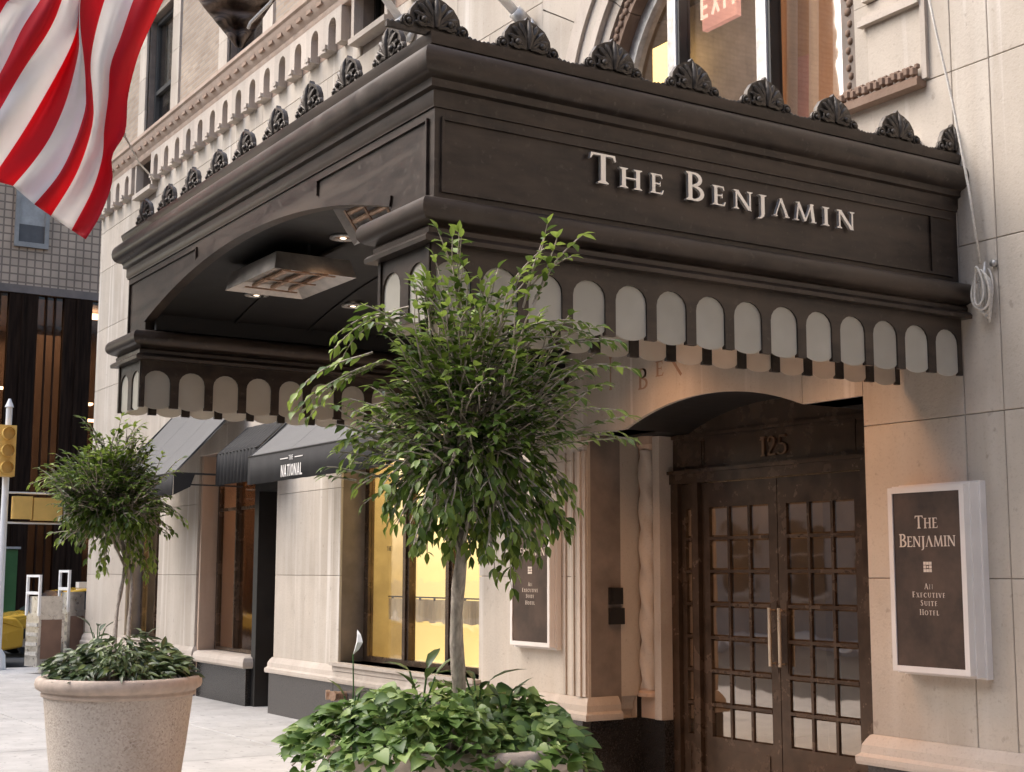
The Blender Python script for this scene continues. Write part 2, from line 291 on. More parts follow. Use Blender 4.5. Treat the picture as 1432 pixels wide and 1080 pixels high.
def G(ch):
    t = .07
    if ch == 'T': return .80, stem(.40, top=False) + [R4(.03, .77, .93, 1.0), [(.03, 1), (0, .80), (.035, .80), (.10, .93)], [(.77, 1), (.80, .80), (.765, .80), (.70, .93)]]
    if ch == 'H': return .90, stem(.17) + stem(.73) + [R4(.2, .7, .48, .55)]
    if ch == 'E': return .66, stem(.17, s=.08) + [R4(.1, .56, .93, 1), R4(.1, .50, .48, .55), R4(.1, .60, 0, .07), [(.56, 1), (.60, .80), (.56, .80), (.50, .93)], [(.60, 0), (.66, .22), (.61, .22), (.54, .07)], R4(.47, .51, .40, .63)]
    if ch == 'B': return .72, stem(.17, s=.08) + [arc(.30, .76, .26, .21, -90, 90, .06, .14), arc(.32, .27, .31, .235, -90, 90, .06, .15), R4(.15, .32, .94, 1), R4(.15, .34, 0, .07), R4(.15, .33, .49, .55)]
    if ch == 'N': return .92, stem(.13, .075, True, True) + stem(.79, .075, True, False) + [[(.05, 1), (.24, 1), (.87, 0), (.70, 0)]]
    if ch == 'J': return .42, stem(.26, .15, True, False, -.05) + [stroke([(.26, 0), (.25, -.14), (.17, -.26), (.03, -.30)], [.15, .13, .09, .04])]
    if ch == 'A': return .92, [stroke([(.14, 0), (.46, 1)], [.06, .06]), stroke([(.44, 1.0), (.80, 0)], [.15, .15]), R4(.03, .26, 0, .05), R4(.66, .93, 0, .05)]
    if ch == 'a': return .92, G('A')[1] + [R4(.22, .68, .32, .38)]
    if ch == 'M': return 1.14, [stroke([(.13, 0), (.24, 1)], [.07, .07]), stroke([(.22, 1), (.57, .02)], [.14, .12]), stroke([(.57, .02), (.90, 1)], [.06, .06]), stroke([(.88, 1), (.99, 0)], [.15, .15]), R4(.02, .26, 0, .05), R4(.86, 1.13, 0, .05), R4(.12, .30, .95, 1), R4(.84, 1.02, .95, 1)]
    if ch == 'I': return .36, stem(.18)
    if ch == 'L': return .62, stem(.17) + [R4(.15, .56, 0, .07), [(.56, 0), (.62, .24), (.57, .24), (.50, .07)]]
    if ch == 'X': return .84, [stroke([(.12, 1), (.72, 0)], [.15, .15]), stroke([(.72, 1), (.12, 0)], [.06, .06]), R4(0, .25, 0, .05), R4(.6, .84, 0, .05), R4(.0, .25, .95, 1), R4(.6, .84, .95, 1)]
    if ch == 'C': return .80, [arc(.45, .5, .38, .46, 50, 310, .06, .15, 16), R4(.66, .70, .70, .92)]
    if ch == 'O': return .92, [arc(.46, .5, .39, .46, 0, 180, .06, .14, 12), arc(.46, .5, .39, .46, 180, 360, .06, .14, 12)]
    if ch == 'U': return .88, stem(.17, .15, True, False, .3) + stem(.73, .07, True, False, .3) + [arc(.45, .34, .28, .30, 180, 360, .06, .12, 10)]
    if ch == 'V': return .88, [stroke([(.12, 1), (.46, 0)], [.15, .12]), stroke([(.46, 0), (.76, 1)], [.06, .06]), R4(0, .25, .95, 1), R4(.64, .88, .95, 1)]
    if ch == 'S': return .58, [stroke([(.50, .80), (.40, .95), (.25, .96), (.12, .86), (.12, .70), (.26, .55), (.42, .42), (.47, .26), (.38, .08), (.24, .03), (.08, .10), (.05, .24)], [.05, .06, .07, .09, .12, .14, .14, .12, .08, .06, .06, .05])]
    if ch == '1': return .45, stem(.24, .15) + [[(.17, 1), (.02, .84), (.05, .80), (.17, .88)]]
    if ch == '2': return .64, [stroke([(.08, .72), (.14, .92), (.32, .97), (.50, .84), (.48, .64), (.30, .36), (.07, .05)], [.10, .08, .07, .13, .14, .09, .05]), R4(.05, .58, 0, .11)]
    if ch == '5': return .62, [R4(.15, .54, .89, 1), stroke([(.16, .95), (.13, .54)], [.05, .05]), arc(.24, .31, .30, .27, 105, -140, .06, .14, 14)]
    if ch == '.': return .3, []
    return .4, []
def GB(ch):                                                   # bold condensed sans
    w = .13
    if ch == 'N': return .52, [R4(0, w, 0, 1), R4(.39, .39 + w, 0, 1), [(0, 1), (w, 1), (.52, 0), (.39, 0)]]
    if ch == 'A': return .54, [stroke([(.07, 0), (.27, 1)], [w, w]), stroke([(.47, 0), (.27, 1)], [w, w]), R4(.13, .41, .2, .32)]
    if ch == 'T': return .48, [R4(0, .48, .86, 1), R4(.175, .305, 0, 1)]
    if ch == 'I': return .13, [R4(0, w, 0, 1)]
    if ch == 'O': return .52, [arc(.26, .5, .195, .43, 0, 180, .13, .13, 10), arc(.26, .5, .195, .43, 180, 360, .13, .13, 10)]
    if ch == 'L': return .42, [R4(0, w, 0, 1), R4(0, .42, 0, .14)]
    if ch == 'H': return .50, [R4(0, w, 0, 1), R4(.37, .5, 0, 1), R4(0, .5, .43, .57)]
    if ch == 'E': return .44, [R4(0, w, 0, 1), R4(0, .44, 0, .14), R4(0, .42, .43, .57), R4(0, .44, .86, 1)]
    if ch == 'X': return .56, [stroke([(.07, 0), (.49, 1)], [w, w]), stroke([(.49, 0), (.07, 1)], [w, w])]
    return .3, []
def letter(ch, o, u, v, n, wd, ht, depth, m, parent, font=G, shrink=None, name='letter'):
    W_, polys = font(ch); b = MB(); sx = wd / W_
    for i, p in enumerate(polys):
        off = i * .0004
        b.prism([(a * sx, c * ht) for a, c in p], Vector(o) + Vector(n) * (depth - off), u, v, n, depth - off)
    return b.build(name, m, parent)
def textline(s, cx, z, h, o, u, n, m, parent, depth=.003, gap=.16, font=G, caps=None, name='letter'):
    adv = []; tot = 0
    for i, ch in enumerate(s):
        hh = h * (caps or 1) if (caps and i > 0 and s[i - 1] != ' ') else h
        wd = (font(ch)[0] if ch != ' ' else .35) * hh; adv.append((ch, wd, hh)); tot += wd + gap * h
    tot -= gap * h; x = cx - tot / 2
    for ch, wd, hh in adv:
        if ch != ' ': letter(ch, Vector(o) + Vector(u) * x + Vector((0, 0, z)), u, (0, 0, 1), n, wd, hh, depth, m, parent, font, name=name)
        x += wd + gap * h

W = 6.86
X1, Y1, Z1 = (1, 0, 0), (0, 1, 0), (0, 0, 1)
NY = (0, -1, 0)
# ------------------------------------------------------------------ ground, pavement, roads
b = MB(); b.box(-400, 400, -400, 400, -1.2, -.30); tag(b.build('ground', ASPHALT), kind='structure')
b = MB(); b.box(-26.2, 30, 1.0, 12, -.28, -.03); sw = b.build('sidewalk', MORTAR); tag(sw, kind='structure')
b = MB(); b.box(-26.35, 30, .85, 1.0, -.28, -.002); b.box(-26.35, -26.2, 1.0, 40, -.28, -.002); tag(b.build('kerb', KERBM), kind='structure')
b = MB(); b.box(-200, 200, -8.5, .85, -.28, -.13); tag(b.build('road', ASPHALT), kind='structure')
b = MB(); b.box(-38, -26.35, -200, -8.5, -.28, -.134); b.box(-38, -26.35, .85, 200, -.28, -.134); tag(b.build('avenue', ASPHALT), kind='structure')
b = MB(); b.box(-60, 60, -12.5, -8.5, -.28, 0); tag(b.build('far_sidewalk', SIDEWALK), kind='structure')
b = MB(); b.box(-43, -38, .9, 60, -.28, .002); tag(b.build('avenue_sidewalk', SIDEWALK), kind='structure')
SL = 1.52; slabs = {}
def slab_mesh(wd, dp):
    k = (round(wd, 3), round(dp, 3))
    if k not in slabs:
        m_ = MB(); g = .006; r = .006
        m_.add([(g, g, 0), (wd - g, g, 0), (wd - g, dp - g, 0), (g, dp - g, 0), (g, g, .026), (wd - g, g, .026), (wd - g, dp - g, .026), (g, dp - g, .026), (g + r, g + r, .031), (wd - g - r, g + r, .031), (wd - g - r, dp - g - r, .031), (g + r, dp - g - r, .031)],
               [(0, 1, 5, 4), (1, 2, 6, 5), (2, 3, 7, 6), (3, 0, 4, 7), (4, 5, 9, 8), (5, 6, 10, 9), (6, 7, 11, 10), (7, 4, 8, 11), (8, 9, 10, 11)])
        slabs[k] = m_.mesh('paving_slab', SIDEWALK)
    return slabs[k]
x = -26.2
while x < 6:
    y = 1.0
    while y < 8.4: link('paving_slab', slab_mesh(SL, SL), sw, (x, y, -.031 + U(-.0015, .0015))); y += SL
    x += SL

# ------------------------------------------------------------------ the hotel
hotel = thing('hotel_building', 'tan limestone hotel with buff brick upper storeys behind the dark canopy', 'building', (0, 0, 0))
OPEN = [(-9.68, -6.55, 0, 2.84), (-14.47, -11.44, .70, 3.3), (-19.1, -16.30, 0, 3.3), (-22.3, -20.75, .70, 3.2), (-9.39, -6.67, 4.3, 7.5),
        (-22.28, -21.5, 7.83, 8.38), (-14.17, -13.40, 7.83, 8.38), (-22.15, -20.85, 8.72, 10.75), (-18.42, -17.1, 8.72, 10.75), (-15.2, -13.9, 8.72, 10.75), (-12, -10.7, 8.72, 10.75)]
FACE = [o for o in OPEN if o[2] != 4.3] + [(-9.39, -6.67, 4.3, 4.8), (-10.35, -5.93, 4.80, 7.6)]
def minus(x0, x1, z0, z1, ops):
    segs = [(x0, x1)]
    for a, c, p, q in ops:
        if q <= z0 + .02 or p >= z1 - .02: continue
        new = []
        for s0, s1 in segs:
            if c <= s0 or a >= s1: new.append((s0, s1)); continue
            if a > s0 + .03: new.append((s0, a))
            if c < s1 - .03: new.append((c, s1))
        segs = new
    return segs
# masonry core behind the facing
b = MB(); CORE = OPEN + [(-9.16, -7.11, 2.8, 3.04)]; zs = sorted({0, 12, 3.04} | {z for o in OPEN for z in o[2:]} | {4.3, 7.5})
for z0, z1 in zip(zs, zs[1:]):
    for a, c in minus(-24.45, 6, z0, z1, CORE): b.box(a, c, W + .03, W + .34, z0, z1)
b.box(-24.45, -24.2, W + .34, W + 12, 0, 12); b.box(-24.45, 6, W + .34, W + 12, 12, 12.2); b.box(-24.2, 6, W + 2.6, W + 2.8, 0, 12); b.box(-24.2, 6, W + .34, W + 2.6, 3.9, 4.1); b.box(-24.2, 6, W + .34, W + 2.6, 7.62, 7.8); b.box(6, 48, W, W + 12, -.03, 26)  # last box: unseen wall run added to shut off sky along the street
for a, c in ((-11.34, -9.78), (-16.28, -14.58), (-20.6, -19.2), (-6.28, 6)): b.box(a, c, W + .345, W + 2.59, -.02, 3.89)
b.build('masonry_core', MORTAR, hotel)
def block(x0, x1, z0, z1, y=W, d=.031, m=STONE, g=.0022, name='stone_block'):
    q = MB(); c = .004; x0 += g; x1 -= g; z0 += g; z1 -= g
    if x1 - x0 < .05 or z1 - z0 < .03: return
    q.add([(x0, y + d, z0), (x1, y + d, z0), (x1, y + d, z1), (x0, y + d, z1), (x0, y + c, z0), (x1, y + c, z0), (x1, y + c, z1), (x0, y + c, z1), (x0 + c, y, z0 + c), (x1 - c, y, z0 + c), (x1 - c, y, z1 - c), (x0 + c, y, z1 - c)],
          [(0, 1, 5, 4), (1, 2, 6, 5), (2, 3, 7, 6), (3, 0, 4, 7), (4, 5, 9, 8), (5, 6, 10, 9), (6, 7, 11, 10), (7, 4, 8, 11), (8, 9, 10, 11)])
    return link(name, q.mesh(name, m), hotel)
COURSES = [.66, 1.65, 2.635, 3.676, 4.80, 5.85, 6.9, 7.6]
for ci, (z0, z1) in enumerate(zip(COURSES, COURSES[1:])):
    for a, c in minus(-24.5, 6, z0, z1, FACE):
        if (ci == 2 and a > -11 and c < 0 or ci == 2 and a < -9 and c > -11) or ci == 1: pass
        if ci in (3, 4, 5, 6) and -14.47 < a and c < -5.4: pass
        n = max(1, round((c - a) / 1.55)); st = [a + (c - a) * i / n for i in range(n + 1)]
        if a < -5 < c: st = [a, -5.72, -5.435] + [-5.435 + (c + 5.435) * i / 7 for i in range(1, 8)]
        elif n > 1 and ci % 2: st = [a] + [s + (c - a) / n * .4 for s in st[1:-1]] + [c]
        for s0, s1 in zip(st, st[1:]):
            zz0, zz1 = z0, z1
            # cut around openings that end inside this course
            cuts = [o for o in FACE if o[0] < s1 and o[1] > s0 and o[2] < z1 and o[3] > z0]
            if not cuts: block(s0, s1, zz0, zz1)
# partial courses above / below openings
block(-14.47, -11.44, 3.3, 3.676); block(-19.1, -16.3, 3.3, 3.676); block(-22.3, -20.75, 3.2, 3.676)
def poly_stone(poly, y=W, d=.034, m=STONE, name='stone_block'):
    q = MB(); q.prism(poly, (0, y, 0), X1, Z1, NY, d); return q.build(name, m, hotel)
def arcpts(cx, cz, r, a0, a1, n): return [(cx + r * math.cos(math.radians(a0 + (a1 - a0) * i / n)), cz + r * math.sin(math.radians(a0 + (a1 - a0) * i / n))) for i in range(n + 1)]
# entrance lintel with the shallow arch between two shoulders
AC = -8.135; HW = 1.025; RISE = .185; AR = (HW * HW + RISE * RISE) / (2 * RISE); ACZ = 2.84 + RISE - AR; AA = math.degrees(math.asin(HW / AR))
def ent_arc(a0, a1, n): return arcpts(AC, ACZ, AR, 90 - a0, 90 - a1, n)
g = .004
kx = AC + HW
poly_stone([(-9.68, 3.676 - g), (-9.68, 2.84), (AC - HW, 2.84)] + ent_arc(-AA, -AA * .33, 10)[1:] + [(AC - HW * .33 - g, 3.676 - g)][0:1])
poly_stone([(AC - HW * .33 + g, 3.676 - g)] + ent_arc(-AA * .33, AA * .999, 14) + [(kx - g, 3.676 - g)])
poly_stone([(kx + g, 3.676 - g), (kx + g, 2.84), (-6.55, 2.84), (-6.55, 3.676 - g)])
GH = mat('rusty stain', (.30, .19, .13), .85)
for ch, gx, gz, wd, ht in (('B', -8.97, 3.14, .13, .17), ('E', -8.74, 3.22, .10, .12), ('I', -9.36, 3.18, .04, .28)): letter(ch, (gx, W - .0005, gz), X1, Z1, NY, wd, ht, .0012, GH, hotel, name='faded_mark')
b = MB(); b.prism(stroke([(-8.53, 3.33), (-8.42, 3.20)], .025), (0, W - .0015, 0), X1, Z1, NY, .001); b.build('faded_mark', GH, hotel)
# base: dark granite plinth and moulded stone course
BP = [(0, .48), (.075, .48), (.08, .50), (.08, .53), (.055, .55), (.05, .60), (.03, .635), (.012, .66), (0, .665)]
def base_run(x0, x1, y=W, rets=(True, True)):
    q = MB(); n = max(1, round((x1 - x0) / 1.5))
    for i in range(n):
        a = x0 + (x1 - x0) * i / n + .004; c = x0 + (x1 - x0) * (i + 1) / n - .004; p = MB(); p.box(a, c, y - .055, y + .2, -.03, .478); p.build('granite_slab', GRANITE, hotel)
    path = [(x0, y), (x1, y)]
    if rets[0]: path = [(x0, y + .3)] + path
    if rets[1]: path = path + [(x1, y + .3)]
    q.sweep(BP, path); q.build('base_moulding', STONE_TRIM, hotel)
base_run(-6.55, 6, rets=(True, False)); base_run(-11.44 + .001, -9.68); base_run(-14.47, -11.442, rets=(False, False)); base_run(-16.3, -14.472, rets=(True, False)); base_run(-20.75, -19.1, rets=(False, True)); base_run(-22.3, -20.752, rets=(False, False)); base_run(-24.5, -22.302, rets=(False, False))
# ---- entrance recess
b = MB(); b.box(-9.74, -9.681, W + .005, 7.40, .66, 2.84); b.build('jamb_panel', STONE, hotel)
boxes('granite_slab', BLACKG, hotel, (-9.76, -9.675, W + .03, 7.42, -.03, .478), (-6.551, -6.4, W + .03, 7.5, -.03, .478), (-9.675, -9.36, 7.40, 7.6, -.03, .478))
b = MB(); b.sweep(BP, [(-9.68, W + .3), (-9.68, 7.36)][::-1]); b.build('base_moulding', STONE_TRIM, hotel)
b = MB(); b.box(-6.549, -6.45, W + .035, 7.6, .66, 2.84); b.build('jamb_panel', STONE, hotel)
# outer pilaster strips with a small capital
for x0, x1, pr in ((-9.83, -9.79, .02), (-9.785, -9.745, .035), (-9.74, -9.69, .02)):
    b = MB(); b.box(x0, x1, W - pr, W, .668, 2.70); b.build('pilaster_fillet', STONE_TRIM, hotel)
b = MB(); b.box(-9.86, -9.685, W - .06, W + .0, 2.78, 2.84); b.box(-9.85, -9.687, W - .045, W, 2.74, 2.779); b.build('capital', STONE_TRIM, hotel)
for x0, x1, pr in ((-10.02, -9.99, .015), (-9.90, -9.87, .015)):
    b = MB(); b.box(x0, x1, W - pr, W - .001, .668, 2.70); b.build('pilaster_fillet', STONE_TRIM, hotel)
# twisted rope column
b = MB(); n = 60; cx_, cy_ = -9.575, 7.43
rings = []
for i in range(n + 1):
    z = .72 + (2.72 - .72) * i / n
    for k in range(18):
        an = 2 * PI * k / 18; r = .084 + .012 * math.cos(3 * an + z * 20); rings.append((cx_ + r * math.cos(an), cy_ + r * math.sin(an), z))
fs = [(i * 18 + k, i * 18 + (k + 1) % 18, (i + 1) * 18 + (k + 1) % 18, (i + 1) * 18 + k) for i in range(n) for k in range(18)]
b.add(rings, fs); b.build('twisted_column', STONE_TRIM, hotel, smooth=True)
b = MB(); b.box(-9.67, -9.47, 7.40, 7.55, .481, .66); b.lathe([(.11, 0), (.11, .03), (.085, .05), (.09, .07)], (cx_, cy_, .659), 20); b.build('column_base', STONE_WARM, hotel)
b = MB(); b.lathe([(.07, 0), (.10, .05), (.10, .12)], (cx_, cy_, 2.72), 20); b.build('column_capital', STONE_WARM, hotel)
b = MB(); b.box(-9.46, -9.37, 7.38, 7.6, .48, 2.83); b.build('inner_jamb', STONE_TRIM, hotel); b = MB(); b.box(-9.67, -9.461, 7.50, 7.6, .66, 2.83); b.build('inner_jamb', STONE_WARM, hotel)
b = MB(); b.box(-9.74, -9.684, 7.401, 7.6, .66, 2.83); b.build('inner_jamb', STONE_WARM, hotel)
# vaulted soffit of the recess
b = MB(); prof = [(-9.74, 2.84), (AC - HW, 2.84)] + ent_arc(-AA, AA, 20)[1:-1] + [(AC + HW, 2.84), (-6.45, 2.84)]
poly = prof + [(-6.45, 3.2), (-9.74, 3.2)]
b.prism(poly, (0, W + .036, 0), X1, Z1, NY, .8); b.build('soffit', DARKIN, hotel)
# bronze door screen
YD = 7.56
b = MB()
for x0, x1 in ((-9.37, -9.28), (-9.09, -9.02), (-7.21, -7.15), (-6.97, -6.85)): b.box(x0, x1, YD - .06, YD + .06, 0, 2.42)
b.box(-9.37, -6.45, YD - .075, YD + .06, 2.421, 2.50); b.box(-9.37, -6.45, YD - .10, YD + .05, 2.501, 2.53)
b.box(-9.37, -6.45, YD - .03, YD + .05, 2.531, 3.2)
for x0, x1 in ((-9.30, -8.98), (-7.25, -6.6)): b.box(x0, x1, YD - .045, YD - .031, 2.56, 2.76)
b.box(-9.37, -6.45, YD - .05, YD - .029, 2.80, 2.83)
b.build('door_screen', DOORB, hotel)
fr = MB()
for q in ((-8.97, -7.26, 2.56, 2.575), (-8.97, -7.26, 2.775, 2.79)): fr.box(q[0], q[1], YD - .042, YD - .031, q[2], q[3])
for q in ((-8.97, -8.955, 2.576, 2.774), (-7.275, -7.26, 2.576, 2.774)): fr.box(q[0], q[1], YD - .042, YD - .031, q[2], q[3])
fr.build('transom_moulding', DOORB, hotel)
for ch, x0, wd in (('1', -8.27, .075), ('2', -8.185, .105), ('5', -8.07, .105)): letter(ch, (x0, YD - .03, 2.585), X1, Z1, NY, wd, .155, .022, mat('numeral bronze', (.22, .13, .08), .35, metal=.7) if ch == '1' else bpy.data.materials['numeral bronze'], hotel, name='number')
def door(x0, x1, cols, hinge, label):
    d = MB(); sw_ = .095 if cols > 1 else .055; z0, z1 = .015, 2.415; pb, pt = .385, 2.215; rows = 7
    d.box(x0, x0 + sw_, YD - .022, YD + .022, z0, z1); d.box(x1 - sw_, x1, YD - .022, YD + .022, z0, z1); d.box(x0 + sw_, x1 - sw_, YD - .022, YD + .022, z0, pb); d.box(x0 + sw_, x1 - sw_, YD - .022, YD + .022, pt, z1)
    iw = (x1 - x0 - 2 * sw_); mw = .026; cw = (iw - mw * (cols - 1)) / cols; rh = (pt - pb - mw * (rows - 1)) / rows
    for i in range(1, cols): a = x0 + sw_ + i * (cw + mw) - mw; d.box(a, a + mw, YD - .020, YD + .018, pb, pt)
    for j in range(1, rows): z = pb + j * (rh + mw) - mw; d.box(x0 + sw_, x1 - sw_, YD - .026, YD + .016, z, z + mw)
    # chamfered frame trims
    d.box(x0 + sw_ + .03, x1 - sw_ - .03, YD - .030, YD - .0225, .10, .30)
    o = d.build('door', DOORB, hotel)
    if label: o['label'] = label
    pm = MB(); e = .007
    pm.add([(0, 0, 0), (cw, 0, 0), (cw, 0, rh), (0, 0, rh), (.012, -e, .012), (cw - .012, -e, .012), (cw - .012, -e, rh - .012), (.012, -e, rh - .012)], [(0, 1, 5, 4), (1, 2, 6, 5), (2, 3, 7, 6), (3, 0, 4, 7), (4, 5, 6, 7)])
    me = pm.mesh('pane', DOORGL)
    for i in range(cols):
        for j in range(rows): link('pane', me, o, (x0 + sw_ + i * (cw + mw), YD, pb + j * (rh + mw)))
    if hinge:
        hx = x1 - .05 if hinge > 0 else x0 + .05
        h = MB(); h.tube([(hx, YD - .075, .98), (hx, YD - .075, 1.42)], .014, 10)
        for z in (1.0, 1.40): h.tube([(hx, YD - .075, z), (hx, YD - .02, z)], .009, 8)
        h.build('handle', BRASS, o, smooth=True, auto=40)
        h = MB(); h.box(hx - .035, hx + .035, YD - .028, YD - .0225, .93, 1.47); h.build('push_plate', DOORB, o)
door(-9.015, -8.12, 3, 1, 'left leaf of the bronze double door'); door(-8.112, -7.215, 3, -1, 'right leaf of the bronze double door')
door(-9.275, -9.095, 1, 0, 'narrow glazed sidelight left of the double door'); door(-7.145, -6.975, 1, 0, None)
# lobby seen through the door
b = MB(); b.box(-9.37, -6.45, YD + .07, W + 2.6, -.04, 0); b.box(-9.5, -9.371, YD + .06, W + 2.6, 0, 3.3); b.box(-6.449, -6.3, YD + .06, W + 2.6, 0, 3.3); b.box(-9.37, -6.45, W + 2.4, W + 2.6, 0, 3.3); b.box(-9.37, -6.45, YD + .06, W + 2.4, 3.21, 3.3)
b.build('lobby', LOBBY, hotel)
for lx in (-8.8, -8.1, -7.4):
    q = MB(); q.lathe([(.001, 0), (.06, 0), (.07, .02)], (lx, 8.6, 3.19), 12); q.build('ceiling_lamp', LAMPS, hotel)
l = bpy.data.lights.new('lobby_light', 'AREA'); l.energy = 8; l.size = 1.2; l.color = (1, .78, .56); lo = bpy.data.objects.new('lobby_light', l); lo.location = (-8.1, 8.6, 3.1); C.objects.link(lo)
# entry phones on the left jamb
b = MB(); b.box(-9.68, -9.645, 7.07, 7.20, 1.42, 1.56); b.box(-9.6449, -9.64, 7.09, 7.18, 1.45, 1.54); b.build('call_box', BLACKM, hotel); b = MB(); b.box(-9.68, -9.65, 7.07, 7.22, 1.255, 1.39); b.build('call_box', BLACKM, hotel)

# ---- yellow shop window
YW = 7.19
boxes('window_reveal', STONE_WARM, hotel, (-14.53, -14.471, W + .035, YW + .05, .70, 3.3), (-11.439, -11.38, W + .035, YW + .05, .70, 3.3))
b = MB(); b.box(-14.52, -11.40, W - .09, YW + .05, .666, .70); b.box(-14.50, -11.42, W - .06, W, .61, .665); b.build('window_sill', STONE_TRIM, hotel)
def window(x0, x1, z0, z1, y, muls, fw, gl, fm, hbar=(), d=.07, parent=hotel, name='window', mw=None, stepd=True):
    f = MB(); mw = mw or fw
    f.box(x0, x0 + fw, y - d / 2, y + d / 2, z0, z1); f.box(x1 - fw, x1, y - d / 2, y + d / 2, z0, z1); f.box(x0 + fw, x1 - fw, y - d / 2, y + d / 2, z0, z0 + fw * .6); f.box(x0 + fw, x1 - fw, y - d / 2, y + d / 2, z1 - fw, z1)
    xs = [x0 + fw]
    for m_ in muls: f.box(m_ - mw / 2, m_ + mw / 2, y - d / 2 - .012, y + d / 2, z0 + fw * .6, z1 - fw); f.box(m_ - mw / 5, m_ + mw / 5, y - d / 2 - .035, y - d / 2 - .0121, z0 + fw * .6, z1 - fw); xs += [m_ - mw / 2, m_ + mw / 2]
    xs.append(x1 - fw)
    for h in hbar: f.box(x0 + fw, x1 - fw, y - d / 2 + .006, y + d / 2 - .01, h - .02, h + .02)
    o = f.build(name, fm, parent)
    for i in range(0, len(xs), 2):
        p = MB(); p.box(xs[i], xs[i + 1], y - .004, y + .004, z0 + fw * .6, z1 - fw); p.build('pane', gl, o)
    return o
yw = window(-14.45, -11.46, .705, 3.29, YW, (-13.43, -12.5), .10, WINGL, DOORB, mw=.15)
b = MB(); b.box(-14.47, -11.44, YW + .56, YW + .60, .4, 3.3); b.build('window_blind', GLOWY, hotel)
b = MB(); b.box(-14.55, -14.471, YW + .06, YW + .56, .4, 3.3); b.box(-11.439, -11.35, YW + .06, YW + .56, .4, 3.3); b.box(-14.55, -11.35, YW + .06, YW + .6, .62, .70); b.build('window_box', mat('cream board', (.7, .6, .42), .7), hotel)
l = bpy.data.lights.new('window_light', 'AREA'); l.shape = 'RECTANGLE'; l.energy = 7; l.size = 2.8; l.size_y = .3; l.color = (1, .78, .42); lo = bpy.data.objects.new('window_light', l); lo.location = (-12.95, YW + .3, 3.25); C.objects.link(lo)
b = MB(); b.tube([(-14.3, YW + .2, 1.42), (-11.6, YW + .2, 1.42)], .008, 8)
for i in range(9): b.tube([(-14.2 + i * .32, YW + .2, 1.42), (-14.2 + i * .32, YW + .2, 1.39)], .012, 6)
b.build('curtain_rod', BLACKM, hotel)
# cafe curtain hanging from the rod
cu = mat('sheer cafe curtain', (.85, .72, .5), .9, var=.15, scale=10, stretch=(6, 6, .3)); b = MB(); nn = 90; vs = []
for i in range(nn + 1):
    xx = -14.3 + 2.7 * i / nn; yy = YW + .2 + .018 * math.sin(i * 1.3); vs += [(xx, yy, 1.40), (xx, yy + .004, 1.16 + .01 * math.sin(i * .7))]
b.add(vs, [(2 * i, 2 * i + 2, 2 * i + 3, 2 * i + 1) for i in range(nn)]); b.build('cafe_curtain', cu, hotel, smooth=True, fix=False)
textline('THE', -13.9, 1.92, .05, (0, YW - .006, 0), X1, NY, BLACKM, hotel, .002, .3, GB)
# siamese connection on the plinth
b = MB(); b.tube([(-14.15, W - .05, .36), (-14.15, W - .16, .36)], .05, 10)
for s_ in (-.07, .07): b.tube([(-14.15, W - .13, .36), (-14.15 + s_, W - .22, .37)], [.035, .045], 10); b.tube([(-14.15 + s_, W - .21, .37), (-14.15 + s_ * 1.2, W - .25, .37)], .055, 8)
b.build('fire_connection', COPPER, hotel, auto=40)

# ---- shop entrance bay
boxes('window_reveal', STONE_WARM, hotel, (-16.36, -16.301, W + .035, W + .9, 0, 3.3), (-19.099, -19.04, W + .035, W + .9, 0, 3.3))
b = MB(); b.box(-19.04, -17.25, W + .03, W + .5, -.03, .47); b.build('granite_slab', BLACKG, hotel)
b = MB(); b.sweep([(0, .471), (.05, .471), (.07, .50), (.07, .55), (.05, .60), (0, .62)], [(-19.04, W + .03), (-17.25, W + .03), (-17.25, W + .5)]); b.box(-19.04, -17.25, W + .03, W + .5, .471, .6195); b.build('window_sill', STONE_TRIM, hotel)
window(-19.03, -17.28, .63, 3.28, W + .30, (-18.25,), .07, SHOPGL, DOORB, hbar=(2.55,))
b = MB(); b.box(-17.26, -17.12, W + .10, W + .62, 0, 3.28); b.box(-17.12, -16.37, W + .10, W + .62, 2.72, 3.28); b.box(-16.46, -16.37, W + .5, W + .62, 0, 2.72); b.build('door_frame', BLACKM, hotel)
dr = MB(); yd = W + .56; x0, x1 = -17.11, -16.47
dr.box(x0, x0 + .09, yd - .025, yd + .025, .02, 2.70); dr.box(x1 - .09, x1, yd - .025, yd + .025, .02, 2.70); dr.box(x0 + .09, x1 - .09, yd - .025, yd + .025, .02, .30); dr.box(x0 + .09, x1 - .09, yd - .025, yd + .025, 2.58, 2.70)
dr.box(x0 + .09, x1 - .09, yd - .02, yd + .02, 1.30, 1.35)
do = dr.build('door', BLACKM, hotel); do['label'] = 'black framed glass shop door under the small pleated canopy'
p = MB(); p.box(x0 + .09, x1 - .09, yd - .004, yd + .004, .30, 2.58); p.build('pane', SHOPGL, do)
h = MB(); h.tube([(x0 + .12, yd - .06, .95), (x0 + .12, yd - .06, 1.35)], .012, 8); h.tube([(x0 + .12, yd - .06, 1.0), (x0 + .12, yd, 1.0)], .008, 6); h.tube([(x0 + .12, yd - .06, 1.3), (x0 + .12, yd, 1.3)], .008, 6); h.build('handle', CHROME, do, smooth=True)
b = MB(); b.box(-19.04, -16.36, W + .92, W + .96, 0, 3.3); b.build('shop_interior_wall', mat('shop wall', (.42, .26, .16), .7, var=.3, scale=1.2), hotel)
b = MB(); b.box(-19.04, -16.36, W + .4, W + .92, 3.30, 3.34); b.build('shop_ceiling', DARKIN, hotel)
l = bpy.data.lights.new('shop_light', 'AREA'); l.energy = 9; l.size = .5; l.color = (1, .76, .52); lo = bpy.data.objects.new('shop_light', l); lo.location = (-17.9, W + .65, 3.2); C.objects.link(lo)
